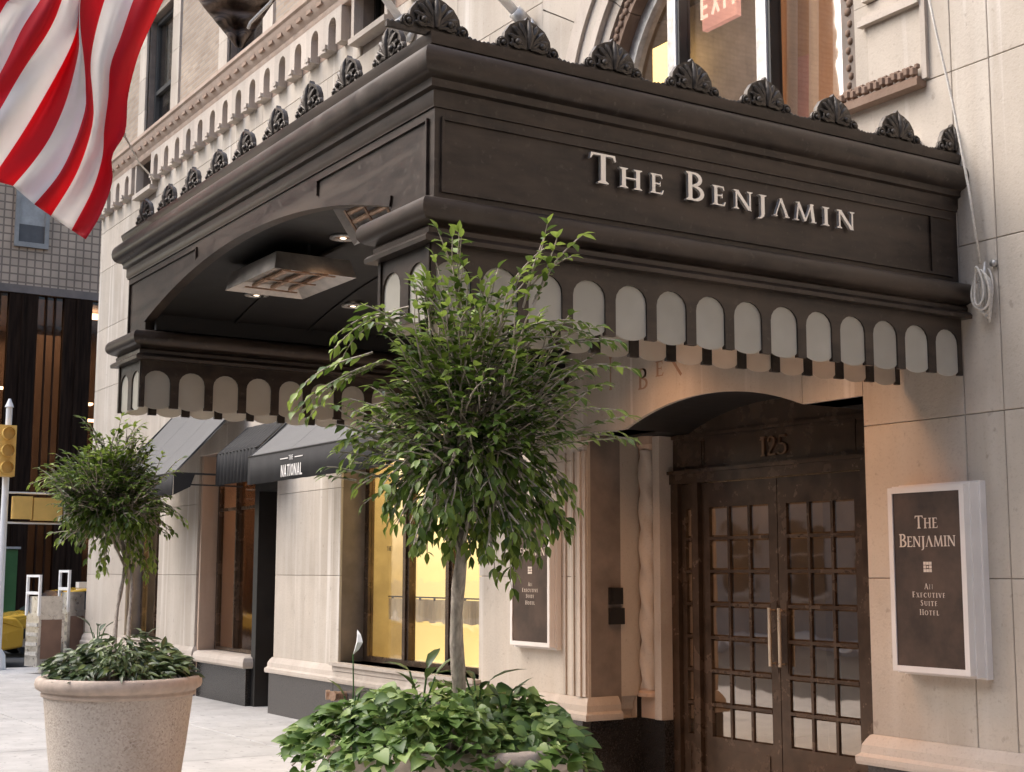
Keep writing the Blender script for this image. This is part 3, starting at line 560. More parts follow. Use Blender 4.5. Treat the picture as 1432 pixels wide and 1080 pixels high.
# far window
boxes('window_reveal', STONE_WARM, hotel, (-22.36, -22.301, W + .035, W + .35, .7, 3.2), (-20.749, -20.69, W + .035, W + .35, .7, 3.2))
window(-22.29, -20.76, .705, 3.19, W + .28, (-21.5,), .08, WINGL, DOORB)
b = MB(); b.box(-22.3, -20.75, W + .6, W + .64, .5, 3.2); b.build('window_blind', GLOWY, hotel)
b = MB(); b.box(-22.33, -20.72, W - .07, W + .27, .666, .70); b.build('window_sill', STONE_TRIM, hotel)

CARVED0 = stone_mat('weathered carving and niche shade', (.33, .23, .17), (.42, .33, .26), (.16, .105, .075))  # weathered brown of the dentils, also the painted shade in the niches
# ---- arched corbel table, string course, brick and sashes above
def arch_bay(wd, ow, z0, z1, ztop, zspring, x=0):
    l_, r_ = x, x + wd; a, c = x + (wd - ow) / 2, x + (wd + ow) / 2; rr = ow / 2
    return [(l_, z0), (l_, z1), (r_, z1), (r_, z0), (c, z0)] + [(x + wd / 2 + rr * math.cos(math.radians(t)), zspring + (ztop - zspring) * math.sin(math.radians(t))) for t in range(0, 181, 20)] + [(a, z0)]
b = MB(); b.prism(arch_bay(.50, .21, 7.86, 8.30, 8.22, 8.11), (0, W - .12, 0), X1, Z1, NY, .1195)
b.box(.04, .13, W - .155, W - .1201, 7.87, 7.92); b.box(.055, .115, W - .14, W - .1201, 7.83, 7.869)
am = b.mesh('corbel_arch', STONE_TRIM); bmm = bmesh.new(); bmm.from_mesh(am); bmesh.ops.recalc_face_normals(bmm, faces=bmm.faces); bmm.to_mesh(am); bmm.free()
for a, c in ((-24.45, -22.4), (-21.4, -14.3), (-13.3, -11)): MB().box(a, c, W - .004, W - .0005, 7.865, 8.28).build('niche_shade', CARVED0, hotel)  # brown backing paints shade into the niche recesses
x = -24.45
while x < -11:
    if not any(o[0] - .42 < x < o[1] + .02 for o in OPEN[5:7]): link('corbel_arch', am, hotel, (x, 0, 0))
    x += .50
for a, c in minus(-24.5, -10.2, 7.6, 8.3, OPEN):
    n = max(1, round((c - a) / 1.5))
    for i in range(n): block(a + (c - a) * i / n, a + (c - a) * (i + 1) / n, 7.60, 8.3)
for a in (-22.28, -14.17):
    c = a + .775; b = MB(); b.box(a - .07, a, W - .09, W + .03, 7.79, 8.36); b.box(c, c + .07, W - .09, W + .03, 7.79, 8.36); b.box(a - .07, c + .07, W - .13, W + .03, 7.72, 7.789); b.build('window_surround', STONE_TRIM, hotel)
    window(a + .005, c - .005, 7.83, 8.37, W + .2, (), .05, UPGL, BLACKM)
b = MB(); b.sweep([(0, 8.30), (.10, 8.30), (.12, 8.34), (.12, 8.38), (.15, 8.41), (.21, 8.50), (.22, 8.55), (.25, 8.57), (.25, 8.62), (.20, 8.65), (0, 8.66)], [(-24.5, W + 3), (-24.5, W), (-9.9, W)]); b.build('string_course', stone_mat('weathered trim', (.40, .30, .235), (.50, .42, .35), (.26, .17, .12)), hotel, auto=35)
b = MB()
for i in range(48): x = -24.3 + i * .30; b.box(x, x + .14, W - .20, W - .13, 8.435, 8.48)
tag(b.build('dentils', CARVED0, hotel), kind='stuff')
for z0, z1 in ((8.66, 8.9), (8.9, 10.75), (10.75, 12)):
    for a, c in minus(-24.5, 6, z0, z1, OPEN):
        q = MB(); q.box(a, c, W, W + .029, z0, z1); q.build('brick_wall', BRICK, hotel)
for a, c in ((-22.15, -20.85), (-18.42, -17.1), (-15.2, -13.9), (-12, -10.7)):
    for s0, s1 in ((a - .34, a), (c, c + .34)):
        for j in range(4): q = MB(); q.box(s0, s1, W - .035, W + .02, 8.661 + j * .56, 8.655 + (j + 1) * .56); q.build('jamb_stone', STONE, hotel)
    q = MB(); q.box(a - .4, c + .4, W - .06, W + .02, 10.91, 11.2); q.build('window_lintel', STONE_TRIM, hotel)
    f = MB(); z0, zm, z1 = 8.73, 9.5, 10.74; d0 = W + .16
    f.box(a, a + .07, d0 - .04, d0 + .05, z0, z1); f.box(c - .07, c, d0 - .04, d0 + .05, z0, z1); f.box(a + .07, c - .07, d0 - .04, d0 + .05, z1 - .07, z1); f.box(a + .07, c - .07, d0 - .035, d0 + .05, zm - .035, zm + .035); f.box(a + .07, c - .07, d0 - .04, d0 + .05, z0, z0 + .07)
    o = f.build('sash_window', mat('dark sash paint', (.05, .05, .048), .5) if a < -22 else bpy.data.materials['dark sash paint'], hotel)
    p = MB(); p.box(a + .07, c - .07, d0 - .004, d0 + .004, zm + .035, z1 - .07); p.build('pane', UPGL, o); p = MB(); p.box(a + .07, c - .07, d0 + .02, d0 + .028, z0 + .07, zm - .035); p.build('pane', UPGL, o)
    p = MB(); p.box(a + .07, c - .07, d0 + .09, d0 + .10, zm - .2, z1); p.build('roller_blind', mat('pale blind', (.62, .60, .56), .8) if a < -22 else bpy.data.materials['pale blind'], o)

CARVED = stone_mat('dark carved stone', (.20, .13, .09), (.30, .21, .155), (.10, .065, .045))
# ---- large arched window over the canopy
UC, UZ, UR = -8.03, 5.48, 1.36
def ringpoly(r0, r1, a0, a1, n): return arcpts(UC, UZ, r1, a0, a1, n) + arcpts(UC, UZ, r0, a1, a0, n)
# flat stone around the arch, cut as voussoir-like pieces
xl, xr, zb, zt = -10.35, -5.93, 4.3, 7.6
def sector(a0, a1, n=6):
    inner = arcpts(UC, UZ, 2.02, a1, a0, n)
    def out(a):
        c, s = math.cos(math.radians(a)), math.sin(math.radians(a)); t = min([(xr - UC) / c if c > 1e-6 else 1e9, (xl - UC) / c if c < -1e-6 else 1e9, (zt - UZ) / s if s > 1e-6 else 1e9]); return (UC + c * t, UZ + s * t)
    pts = [out(a0)]; ca = math.degrees(math.atan2(zt - UZ, xr - UC)); cb_ = math.degrees(math.atan2(zt - UZ, xl - UC))
    for k in (ca, cb_):
        if a0 < k < a1: pts.append(out(k))
    return pts + [out(a1)] + inner
for a0, a1 in ((0.1, 29.8), (30.1, 59.8), (60.1, 89.8), (90.1, 119.8), (120.1, 149.8), (150.1, 179.9)):
    q = MB(); q.prism(sector(a0, a1), (0, W, 0), X1, Z1, NY, .06); q.build('stone_block', STONE, hotel)
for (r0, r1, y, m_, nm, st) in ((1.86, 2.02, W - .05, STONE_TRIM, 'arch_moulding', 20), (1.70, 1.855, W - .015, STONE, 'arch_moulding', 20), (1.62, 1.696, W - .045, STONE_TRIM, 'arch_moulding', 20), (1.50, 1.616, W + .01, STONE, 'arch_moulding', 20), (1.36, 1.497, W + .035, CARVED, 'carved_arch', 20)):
    for k in range(9):
        q = MB(); q.prism(ringpoly(r0, r1, k * 20 + .15, k * 20 + 19.85, 5), (0, y, 0), X1, Z1, NY, .16); q.build(nm, m_, hotel)
    for sx in ((-1, 1) if r0 < 1.6 else (-1,)):
        a, c = sorted((UC + sx * r0, UC + sx * r1)); q = MB(); q.box(a, c, y, y + .16, 4.3, UZ); q.build(nm, m_, hotel)
block(xl, UC - 2.02, 4.8, 5.48); block(-6.41, -5.93, 4.8, 5.48)
b = MB()
for k in range(80):
    a = math.radians(1 + k * 2.25); r = 1.425 + .022 * (k % 2); c = (UC + r * math.cos(a), W + .03, UZ + r * math.sin(a)); b.ball(c, .034, 6, (1, .7, 1))
for k in range(18):
    for sx in (-1, 1): b.ball((UC + sx * (1.42 + .02 * (k % 2)), W + .03, 4.36 + k * .062), .03, 6, (.8, .7, 1))
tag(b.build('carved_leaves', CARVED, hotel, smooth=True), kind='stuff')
b = MB()
YU = W + .20
for x0, x1 in ((-8.70, -8.56), (-7.64, -7.50)): b.box(x0, x1, YU - .07, YU + .05, 4.3, 7.0)
b.prism(ringpoly(1.25, 1.36, 0, 180, 24), (0, YU - .05, 0), X1, Z1, NY, .1); b.box(UC - 1.36, UC - 1.25, YU - .05, YU + .05, 4.3, UZ); b.box(UC + 1.25, UC + 1.36, YU - .05, YU + .05, 4.3, UZ)
uw = b.build('arched_window', STEELW, hotel)
b = MB()
for x0, x1 in ((-8.555, -8.53), (-7.495, -7.47)): b.box(x0, x1, YU - .085, YU + .03, 4.3, 6.9)
b.build('mullion_edge', BLACKM, uw)
b = MB()
for x0, x1 in ((-8.58, -8.561), (-7.52, -7.501)): b.box(x0, x1, YU - .10, YU - .071, 4.3, 6.9)
b.build('mullion_bead', WHITEM, uw)
for x0, x1 in ((-9.28, -8.70), (-8.53, -7.64), (-7.47, -6.78)):
    q = MB(); q.box(x0, x1, YU, YU + .008, 4.3, 6.85); q.build('pane', UPWIN, uw)
# room behind: striped sheet painted as the flag's reflection in the glass, exit sign, warm wall
b = MB(); b.box(-12.2, -5.9, W + 2.3, W + 2.4, 4.1, 7.6); b.build('upper_room_wall', mat('upper room', (.60, .50, .46), .8, var=.3, scale=1.3), hotel)
b = MB(); b.box(-8.3, -7.95, W + 1.2, W + 1.5, 4.1, 7.6); b.build('room_column', mat('blue grey column', (.40, .40, .40), .7), hotel)
b = MB(); b.box(-11.15, -10.85, W + 1.9, W + 1.95, 6.6, 7.1); b.build('wall_lamp', mat('yellow lamp glass', (.9, .7, .3), .5, emit=(1, .75, .3), estr=1.5), hotel)
b = MB(); b.box(-8.60, -8.18, W + .42, W + .47, 6.12, 6.55); ex = b.build('exit_sign', EXITP, hotel)
textline('EXIT', -8.39, 6.22, .19, (0, W + .419, 0), X1, NY, EXITW, ex, .006, .25, GB)
b = MB(); nn = 60; vs = []; b2 = []
for i in range(nn + 1):
    t = i / nn; xx = -7.72 + 1.05 * t; yy = YU + .16 + .014 * math.sin(t * 26)
    vs += [(xx, yy, 7.2)] + [(xx + .10 * (1 - s_ / 8) + 0, yy, 7.2 - 2.7 * s_ / 8) for s_ in range(1, 9)]
fs = [(i * 9 + s_, (i + 1) * 9 + s_, (i + 1) * 9 + s_ + 1, i * 9 + s_ + 1) for i in range(nn) for s_ in range(8)]
b.add(vs, fs); b.m = [(1 if (i * 9 // nn) % 2 else (2 if s_ >= 5 and (i * 9 // nn) in (2, 6) else 0)) for i in range(nn) for s_ in range(8)]
b.build('flag_reflection', [FLAGREFLA, FLAGREFLB, FLAGREFLC], hotel, smooth=True, fix=False)
l = bpy.data.lights.new('upper_room_light', 'AREA'); l.energy = 48; l.size = 1.6; l.color = (1, .92, .86); lo = bpy.data.objects.new('upper_room_light', l); lo.location = (-8.2, W + 1.2, 7.5); C.objects.link(lo)
# carved ledges at the right of the arch
b = MB(); b.box(-6.66, -5.92, W - .09, W, 4.76, 4.80); b.box(-6.64, -5.94, W - .06, W, 4.801, 4.83)
for k in range(13): x = -6.60 + k * .052; b.ball((x, W - .05, 4.865 + .012 * (k % 2)), .036, 6, (.8, .9, 1.1)); b.ball((x + .02, W - .04, 4.90), .022, 6)
b.build('carved_ledge', CARVED, hotel)
b = MB(); b.box(-6.45, -5.93, W - .05, W, 5.32, 5.36); b.box(-6.43, -5.95, W - .03, W, 5.361, 5.39); b.build('carved_ledge', STONE_TRIM, hotel)
b = MB(); b.box(-5.93, -5.89, W - .03, W, 4.81, 7.6); b.build('pilaster_fillet', STONE_TRIM, hotel)
for a, c in ((-5.928, -5.93),): pass

# ------------------------------------------------------------------ the canopy
canopy = thing('entrance_canopy', 'dark bronze entrance canopy with arched front, scalloped glass valance and silver lettering', 'canopy', (0, 0, 0))
XC, XL, YF = -5.68, -10.565, 3.126
path = [(XL, W - .002), (XL, YF), (XC, YF), (XC, W - .002)]
def bulge(z0, z1, o0, o1, n=8): return [(o0 + (o1 - o0) * math.sin(PI * i / n) ** .8, z0 + (z1 - z0) * (1 - math.cos(PI * i / n)) / 2) for i in range(n + 1)]
UP = [(-.10, 3.894), (-.035, 3.894), (-.035, 3.905), (-.028, 3.915), (-.028, 3.975), (-.005, 3.984), (-.005, 4.005)] + [(.002, 4.02)] + bulge(4.024, 4.176, .0, .066)[1:] + [(-.012, 4.182), (-.012, 4.19), (.0, 4.192), (.006, 4.215), (.012, 4.235), (.012, 4.247), (-.12, 4.249)]
b = MB(); b.sweep(UP, path); b.build('cornice', BRONZE, canopy, auto=38)
b = MB(); b.box(XL + .08, XC - .08, YF + .08, W - .002, 4.05, 4.245); b.build('roof', BRONZE, canopy)
b = MB(); b.box(XL + .3, XC - .3, W - .10, W - .003, 4.246, 4.42); b.build('roof_flashing', WHITEM, canopy)
LOW = [(-.12, 3.214), (.045, 3.214), (.048, 3.235), (.035, 3.25), (.012, 3.262), (.015, 3.285), (.004, 3.30)] + bulge(3.308, 3.43, .008, .082)[1:] + [(-.01, 3.436), (-.12, 3.436)]
WT = .55
for nm, pth in (('right', [(XC - WT, W - .002), (XC - WT, YF), (XC, YF), (XC, W - .002)]), ('left', [(XL, W - .002), (XL, YF), (XL + WT, YF), (XL + WT, W - .002)])):
    b = MB(); b.sweep(LOW, pth); b.build('lower_moulding', BRONZE, canopy, auto=38)
# side panels and inner faces
for x, s in ((XC - .045, 1), (XL + .045, -1)):
    b = MB(); a, c = sorted((x, x - s * .04)); b.box(a, c, YF + .1055, W - .002, 3.437, 3.893); b.build('side_panel', BRONZE, canopy)
    b = MB(); e = .014
    for y0, y1, z0, z1 in ((YF + .08, W - .06, 3.835, 3.85), (YF + .08, W - .06, 3.478, 3.493), (YF + .08, YF + .095, 3.494, 3.834), (W - .25, W - .235, 3.494, 3.834)):
        a, c = sorted((x, x + s * e)); b.box(a, c, y0, y1, z0, z1)
    b.build('panel_bead', BRONZE, canopy)
# front plate with the arch
FA = [px(u, v, 'y', YF) for u, v in ((201, 447), (248, 389), (313, 338), (357, 315), (393, 299), (429, 288), (465, 281), (501, 279), (537, 282))]
FW = (XC - XL) / 2; FC = (XC + XL) / 2; HA = 1.955; z_e, z_a = 3.50, 3.765
RA = (HA ** 2 + (z_a - z_e) ** 2) / (2 * (z_a - z_e)); CZ = z_a - RA; TA = math.degrees(math.asin(HA / RA))
fa = [(FC + RA * math.sin(math.radians(t)), CZ + RA * math.cos(math.radians(t))) for t in [-TA + 2 * TA * i / 28 for i in range(29)]]
for k in range(2):
    pts = fa[:15] if k == 0 else fa[14:]
    if k == 0: poly = [(XL + .045, 3.893), (XL + .045, 3.437), (pts[0][0], 3.437)] + pts + [(pts[-1][0], 3.893)]
    else: poly = [(pts[0][0], 3.893)] + pts + [(pts[-1][0], 3.437), (XC - .045, 3.437), (XC - .045, 3.893)]
    b = MB(); b.prism(poly, (0, YF + .045, 0), X1, Z1, NY, .06); b.build('front_panel', BRONZE, canopy)
b = MB(); off = .055     # raised archivolt and spandrel beads
arcband = fa + [(FC + (RA + off) * math.sin(math.radians(t)), CZ + (RA + off) * math.cos(math.radians(t))) for t in [TA - 2 * TA * i / 28 for i in range(29)]]
for i in range(28): b.prism([fa[i], fa[i + 1], arcband[57 - i - 1], arcband[57 - i]], (0, YF + .033, 0), X1, Z1, NY, .0118)
for x0, x1, z0, z1 in ((XL + .10, -9.0, 3.84, 3.852), (-7.06, XC - .10, 3.84, 3.852), (XL + .10, XL + .112, 3.47, 3.839), (XC - .112, XC - .10, 3.47, 3.839), (-9.012, -9.0, 3.76, 3.839), (-7.06, -7.048, 3.76, 3.839)): b.box(x0, x1, YF + .030, YF + .0448, z0, z1)
b.build('panel_bead', BRONZE, canopy)
# vaulted ceiling behind the arch
b = MB(); vs = []; n = 28
for i in range(n + 1):
    t = math.radians(-TA + 2 * TA * i / n); xx = FC + (RA + .03) * math.sin(t); zz = CZ + (RA + .03) * math.cos(t); vs += [(xx, YF + .1, zz), (xx, W - .003, zz)]
b.add(vs, [(2 * i, 2 * i + 2, 2 * i + 3, 2 * i + 1) for i in range(n)])
for s in range(6):
    yy = YF + .7 + s * .6
    for i in range(n):
        p0, p1 = vs[2 * i], vs[2 * i + 2]; b.add([(p0[0], yy, p0[2] - .001), (p1[0], yy, p1[2] - .001), (p1[0], yy + .03, p1[2] - .001), (p0[0], yy + .03, p0[2] - .001), (p0[0], yy, p0[2] - .014), (p1[0], yy, p1[2] - .014), (p1[0], yy + .03, p1[2] - .014), (p0[0], yy + .03, p0[2] - .014)], [(4, 5, 6, 7), (0, 1, 5, 4), (3, 7, 6, 2)])
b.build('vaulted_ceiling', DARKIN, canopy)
b = MB()
for x0, x1 in ((XC - WT - .02, XC - WT + .02), (XL + WT - .02, XL + WT + .02)): boxes('inner_panel', DARKIN, canopy, (x0, x1, YF + .1, W - .004, 3.437, 3.60))
for x0, x1 in ((XC - WT + .13, XC - .13), (XL + .13, XL + WT - .13)): boxes('inner_panel', DARKIN, canopy, (x0, x1, YF + .12, W - .004, 3.215, 3.235))
# glass valance
PW, MW, ZB, ZT = .264, .064, 2.868, 3.2135
b = MB(); b.prism(arch_bay(PW, PW - MW, ZB, ZT, 3.142, 3.055), (0, 0, 0), Y1, Z1, X1, .028)
bay = b.mesh('valance_frame', BRONZE); q = bmesh.new(); q.from_mesh(bay); bmesh.ops.recalc_face_normals(q, faces=q.faces); q.to_mesh(bay); q.free()
def pane_poly(w_, zt=3.145, zs=3.05, zb=2.858, zsb=2.905):
    r = w_ / 2; return [(r * math.cos(math.radians(t)), zs + (zt - zs) * math.sin(math.radians(t))) for t in range(0, 181, 15)] + [(-r * math.cos(math.radians(t)), zsb - (zsb - zb) * math.sin(math.radians(t))) for t in range(0, 181, 15)]
b = MB(); b.prism(pane_poly(PW - MW + .01), (0, 0, 0), Y1, Z1, X1, .006)
pane = b.mesh('glass_scallop', FROST); q = bmesh.new(); q.from_mesh(pane); bmesh.ops.recalc_face_normals(q, faces=q.faces); q.to_mesh(pane); q.free()
Y0 = 3.26 - PW / 2
for x, s in ((XC - .012, 1), (XC - WT + .04, 1), (XL + WT - .012, 1), (XL + .04, 1)):
    for k in range(14):
        y = Y0 + k * PW
        if y + PW > W: break
        link('valance_frame', bay, canopy, (x, y, 0)); link('glass_scallop', pane, canopy, (x - .011, y + PW / 2, 0))
# narrow bays on the pier fronts
b = MB(); NB = .27; b.prism(arch_bay(NB, .185, ZB, ZT, 3.145, 3.06), (0, 0, 0), X1, Z1, NY, .028); nb = b.mesh('valance_frame', BRONZE); q = bmesh.new(); q.from_mesh(nb); bmesh.ops.recalc_face_normals(q, faces=q.faces); q.to_mesh(nb); q.free()
b = MB(); b.prism(pane_poly(.195), (0, 0, 0), X1, Z1, NY, .006); np_ = b.mesh('glass_scallop', FROST); q = bmesh.new(); q.from_mesh(np_); bmesh.ops.recalc_face_normals(q, faces=q.faces); q.to_mesh(np_); q.free()
for x0 in (XC - WT + .005, XL + .005):
    for k in range(2): link('valance_frame', nb, canopy, (x0 + k * NB, YF + .012, 0)); link('glass_scallop', np_, canopy, (x0 + k * NB + NB / 2, YF + .023, 0))
# cresting
def palmette():
    b = MB(); H = .205; HWd = .132
    out = [(-HWd, 0), (-HWd * 1.08, .05), (-HWd * 1.02, .10), (-HWd * .78, .145), (-HWd * .42, .172), (-.015, .185), (0, H), (.015, .185), (HWd * .42, .172), (HWd * .78, .145), (HWd * 1.02, .10), (HWd * 1.08, .05), (HWd, 0)]
    b.prism(out, (0, 0, 0), X1, Z1, NY, .03)
    b.tube([(0, -.012, .03), (0, -.022, .09), (0, -.018, .15), (0, -.008, .185)], [.012, .021, .014, .003], 8)
    for s in (-1, 1):
        for k, (ang, L_, r) in enumerate(((18, .140, .014), (38, .136, .015), (60, .124, .014), (84, .106, .013))):
            a = math.radians(ang); pts = [(s * .012, -.008, .03)]
            for t in (.4, .7, .9, 1): pts.append((s * (math.sin(a) * L_ * t + .010 * t * t), -.014 + .006 * t, .03 + math.cos(a) * L_ * t - .012 * max(0, t - .7)))
            b.tube(pts, [.006, r, r * 1.1, r * .9, r * .35], 6)
        b.ball((s * .072, -.024, .052), .018, 8); b.lathe([(.001, 0), (.001, .001)], (0, 0, 0), 3)
        an = [math.radians(t) for t in range(0, 360, 40)]; b.tube([(s * .072 + .030 * math.cos(t), -.016, .052 + .030 * math.sin(t)) for t in an] + [(s * .072 + .030, -.016, .052)], .007, 6)
        b.prism([(s * .150 + .036 * math.cos(t), .036 + .036 * math.sin(t)) for t in [math.radians(x) for x in range(0, 360, 30)]], (0, -.004, 0), X1, Z1, NY, .016)
        b.ball((s * .150, -.012, .036), .015, 8); b.tube([(s * .150 + .026 * math.cos(t), -.008, .036 + .026 * math.sin(t)) for t in an] + [(s * .150 + .026, -.008, .036)], .006, 6)
        for k, (dx, r) in enumerate(((.197, .020), (.228, .016), (.252, .013))): b.ball((s * dx, .006, .012), r, 6, (1, .6, 1.1))
    b.box(-.262, .262, -.004, .018, -.012, .012)
    me = b.mesh('palmette', BRONZE_L, auto=45); q = bmesh.new(); q.from_mesh(me); bmesh.ops.recalc_face_normals(q, faces=q.faces); q.to_mesh(me); q.free(); return me
pal = palmette()
for k in range(8):
    y = 3.16 + k * .532; link('palmette', pal, canopy, (XC - .03, min(y, W - .0), 4.250), PI / 2) if y < 6.8 else None
link('palmette', pal, canopy, (XC - .03, 6.84, 4.250), PI / 2).scale = (.8, 1, 1)
for k in range(10):
    x = -6.183 - k * .494
    if x > XL: o = link('palmette', pal, canopy, (x, YF + .03, 4.250)); o.scale = (.93, 1, U(.95, 1.03)); o.rotation_euler = (U(-.06, .04), U(-.03, .03), 0)
# letters THE BENJAMIN on the side
LT = [('T', 4.058, 4.223, 3.654, 3.811), ('H', 4.244, 4.393, 3.654, 3.760), ('E', 4.443, 4.536, 3.654, 3.760), ('B', 4.683, 4.813, 3.652, 3.808), ('E', 4.866, 4.963, 3.652, 3.760), ('N', 5.017, 5.156, 3.652, 3.758), ('J', 5.185, 5.256, 3.652, 3.756),
      ('A', 5.304, 5.427, 3.652, 3.756), ('M', 5.462, 5.636, 3.650, 3.756), ('I', 5.681, 5.739, 3.648, 3.756), ('N', 5.797, 5.940, 3.648, 3.756)]
for ch, y0, y1, z0, z1 in LT:
    letter(ch, (XC - .028, y0, z0), Y1, Z1, X1, y1 - y0, z1 - z0, .020, SILVER, canopy)
    b = MB(); ym = (y0 + y1) / 2; b.tube([(XC - .045, ym, (z0 + z1) / 2), (XC - .027, ym, (z0 + z1) / 2)], .005, 6); b.build('letter_pin', BRONZE, canopy)
# recessed lights
for x, y in ((-9.45, 3.78), (-9.45, 4.55), (-7.97, 3.76), (-7.62, 4.75), (-9.45, 5.6), (-7.62, 5.9), (-6.6, 5.2), (-6.6, 6.2), (-8.5, 6.3)):
    z = CZ + math.sqrt((RA + .03) ** 2 - (x - FC) ** 2) - .012
    b = MB(); b.lathe([(.062, .01), (.085, .01), (.088, -.004), (.062, -.006), (.052, .004)], (x, y, z), 20); d = b.build('downlight', STEELW, canopy, smooth=True)
    b = MB(); b.lathe([(.0005, .0), (.02, .0)], (x, y, z - .002), 12); b.lathe([(.05, .006), (.0204, .003)], (x, y, z), 16, mi=1); b.build('lamp_bulb', [LAMP, COPPER], d)
    l = bpy.data.lights.new('downlight_lamp', 'SPOT'); l.energy = (30 if x > -9 else 20) if y > 4.7 else 2.5; l.color = (1, .52, .27); l.spot_size = math.radians(125); l.spot_blend = .8; l.shadow_soft_size = .25
    lo = bpy.data.objects.new('downlight_lamp', l); lo.location = (x, y, z - .04); C.objects.link(lo)
# heaters hung from the ceiling
def heater(label, x0, x1, y0, y1, z, tiltx):
    t = thing('ceiling_heater', label, 'heater', ((x0 + x1) / 2, (y0 + y1) / 2, z)); t.rotation_euler = (tiltx, 0, 0); hx, hy = (x1 - x0) / 2, (y1 - y0) / 2
    b = MB(); zo, zi = -.0, .09; ox, oy = hx, hy; ix, iy = hx * .72, hy * .66
    b.add([(-ox, -oy, 0), (ox, -oy, 0), (ox, oy, 0), (-ox, oy, 0), (-ix, -iy, .05), (ix, -iy, .05), (ix, iy, .05), (-ix, iy, .05), (-ox * .9, -oy * .9, .12), (ox * .9, -oy * .9, .12), (ox * .9, oy * .9, .12), (-ox * .9, oy * .9, .12)],
          [(0, 1, 5, 4), (1, 2, 6, 5), (2, 3, 7, 6), (3, 0, 4, 7), (4, 5, 6, 7), (0, 8, 9, 1), (1, 9, 10, 2), (2, 10, 11, 3), (3, 11, 8, 0), (8, 11, 10, 9)]); b.build('reflector', HEATERM, t)
    b = MB()
    for k in range(3): yy = -iy * .7 + k * iy * .7; b.tube([(-ix * .95, yy, .03), (ix * .95, yy, .03)], .016, 8)
    for xx in (-ix, 0, ix): b.box(xx - .01, xx + .01, -iy, iy, .012, .02)
    b.build('heating_element', COPPER, t, auto=40)
    b = MB()
    for xx in (-ix, ix): b.tube([(xx, 0, .12), (xx, 0, .26)], .01, 6)
    b.build('hanger', BLACKM, t)
heater('wide flat infrared heater hanging in the middle of the canopy ceiling', -9.02, -8.16, 3.38, 3.95, 3.58, 0)
heater('smaller copper coloured heater high behind the right end of the canopy arch', -7.08, -6.50, 3.22, 3.46, 3.61, -.95)

# ------------------------------------------------------------------ wall signs
def sign(x0, x1, z0, z1, yf, label, grp):
    t = thing('wall_sign', label, 'sign', (0, 0, 0), 0, grp)
    for a, c, p, q, y0 in ((x0, x1, z0, z1, yf + .05), (x0 + .012, x1 - .012, z0 + .012, z1 - .012, yf + .022)):
        pass
    b = MB(); fw = .045
    def ring(a, c, p, q, w_, y0, y1): b.box(a, a + w_, y0, y1, p, q); b.box(c - w_, c, y0, y1, p, q); b.box(a + w_, c - w_, y0, y1, p, p + w_); b.box(a + w_, c - w_, y0, y1, q - w_, q)
    ring(x0 - .02, x1 + .02, z0 - .03, z1 + .03, .05, W - .05, W - .001); ring(x0 - .008, x1 + .008, z0 - .018, z1 + .018, .045, yf + .05, W - .0501); ring(x0, x1, z0 - .006, z1 + .006, .035, yf, yf + .0499)
    b.build('frame', WHITEST, t)
    b = MB(); b.box(x0 + .03, x1 - .03, yf + .008, W - .05, z0 + .025, z1 - .025); b.build('panel', PLAQUE, t)
    cx = (x0 + x1) / 2; y = yf + .008; h = z1 - z0; sc_ = (x1 - x0)
    textline('THE', cx, z0 + h * .775, .074 * sc_ / .56, (0, y, 0), X1, NY, LETTERP, t, .003, .10, G, .8)
    textline('BENJAMIN', cx, z0 + h * .675, .076 * sc_ / .56, (0, y, 0), X1, NY, LETTERP, t, .003, .06, G, .8)
    b = MB(); zc = z0 + h * .565
    for i in (-1, 0, 1):
        for j in (-1, 0, 1):
            if i or j: b.box(cx + i * .022 - .009, cx + i * .022 + .009, y - .003, y - .0001, zc + j * .022 - .009, zc + j * .022 + .009)
    b.box(cx - .006, cx + .006, y - .003, y - .0001, zc - .006, zc + .006); b.build('emblem', LETTERP, t)
    for s, k in (('AN', .445), ('EXECUTIVE', .40), ('SUITE', .355), ('HOTEL', .305)): textline(s, cx, z0 + h * k, .034, (0, y, 0), X1, NY, LETTERP, t, .002, .24, lambda c: G('a' if c == 'A' else c), .82)
sign(-6.20, -5.61, 1.095, 2.20, 6.685, 'brown hotel sign with deep white frame on the wall right of the doors', 'framed brown hotel signs')
sign(-10.72, -10.09, 1.06, 2.20, 6.75, 'brown hotel sign in a white frame between yellow window and entrance, half behind the tree', 'framed brown hotel signs')

# ------------------------------------------------------------------ halyard on its cleat
t = thing('flag_halyard', 'pale rope running down the right wall to a coil wound on a metal cleat', 'rope', (0, 0, 0))
b = MB(); P = [(-5.72, W - .25, 5.5), (-5.68, W - .17, 5.0), (-5.62, W - .12, 4.55), (-5.55, W - .09, 4.0), (-5.505, W - .07, 3.52)]; b.tube(P, .009, 6); b.build('rope', ROPE, t, smooth=True)
b = MB(); b.tube([(-5.485, W, 3.40), (-5.485, W - .05, 3.40)], .016, 8); b.tube([(-5.485, W - .05, 3.24), (-5.485, W - .06, 3.32), (-5.485, W - .06, 3.46), (-5.485, W - .05, 3.53)], [.008, .013, .013, .008], 8); b.tube([(-5.45, W, 3.52), (-5.45, W - .03, 3.52)], .022, 10); b.build('cleat', STEELW, t, smooth=True)
b = MB()
for k in range(5):
    r = .030 + .011 * (k % 4); z0, z1 = 3.17 + .022 * k, 3.49 - .016 * ((k * 3) % 4); pts = []
    for i in range(25):
        a = 2 * PI * i / 24; pts.append((-5.485 + r * math.sin(a), W - .035 - .022 * k + .012 * math.sin(a * 2 + k), (z0 + z1) / 2 + (z1 - z0) / 2 * math.cos(a)))
    b.tube(pts, .0075, 6, cap=False)
b.build('rope_coil', ROPE, t, smooth=True)

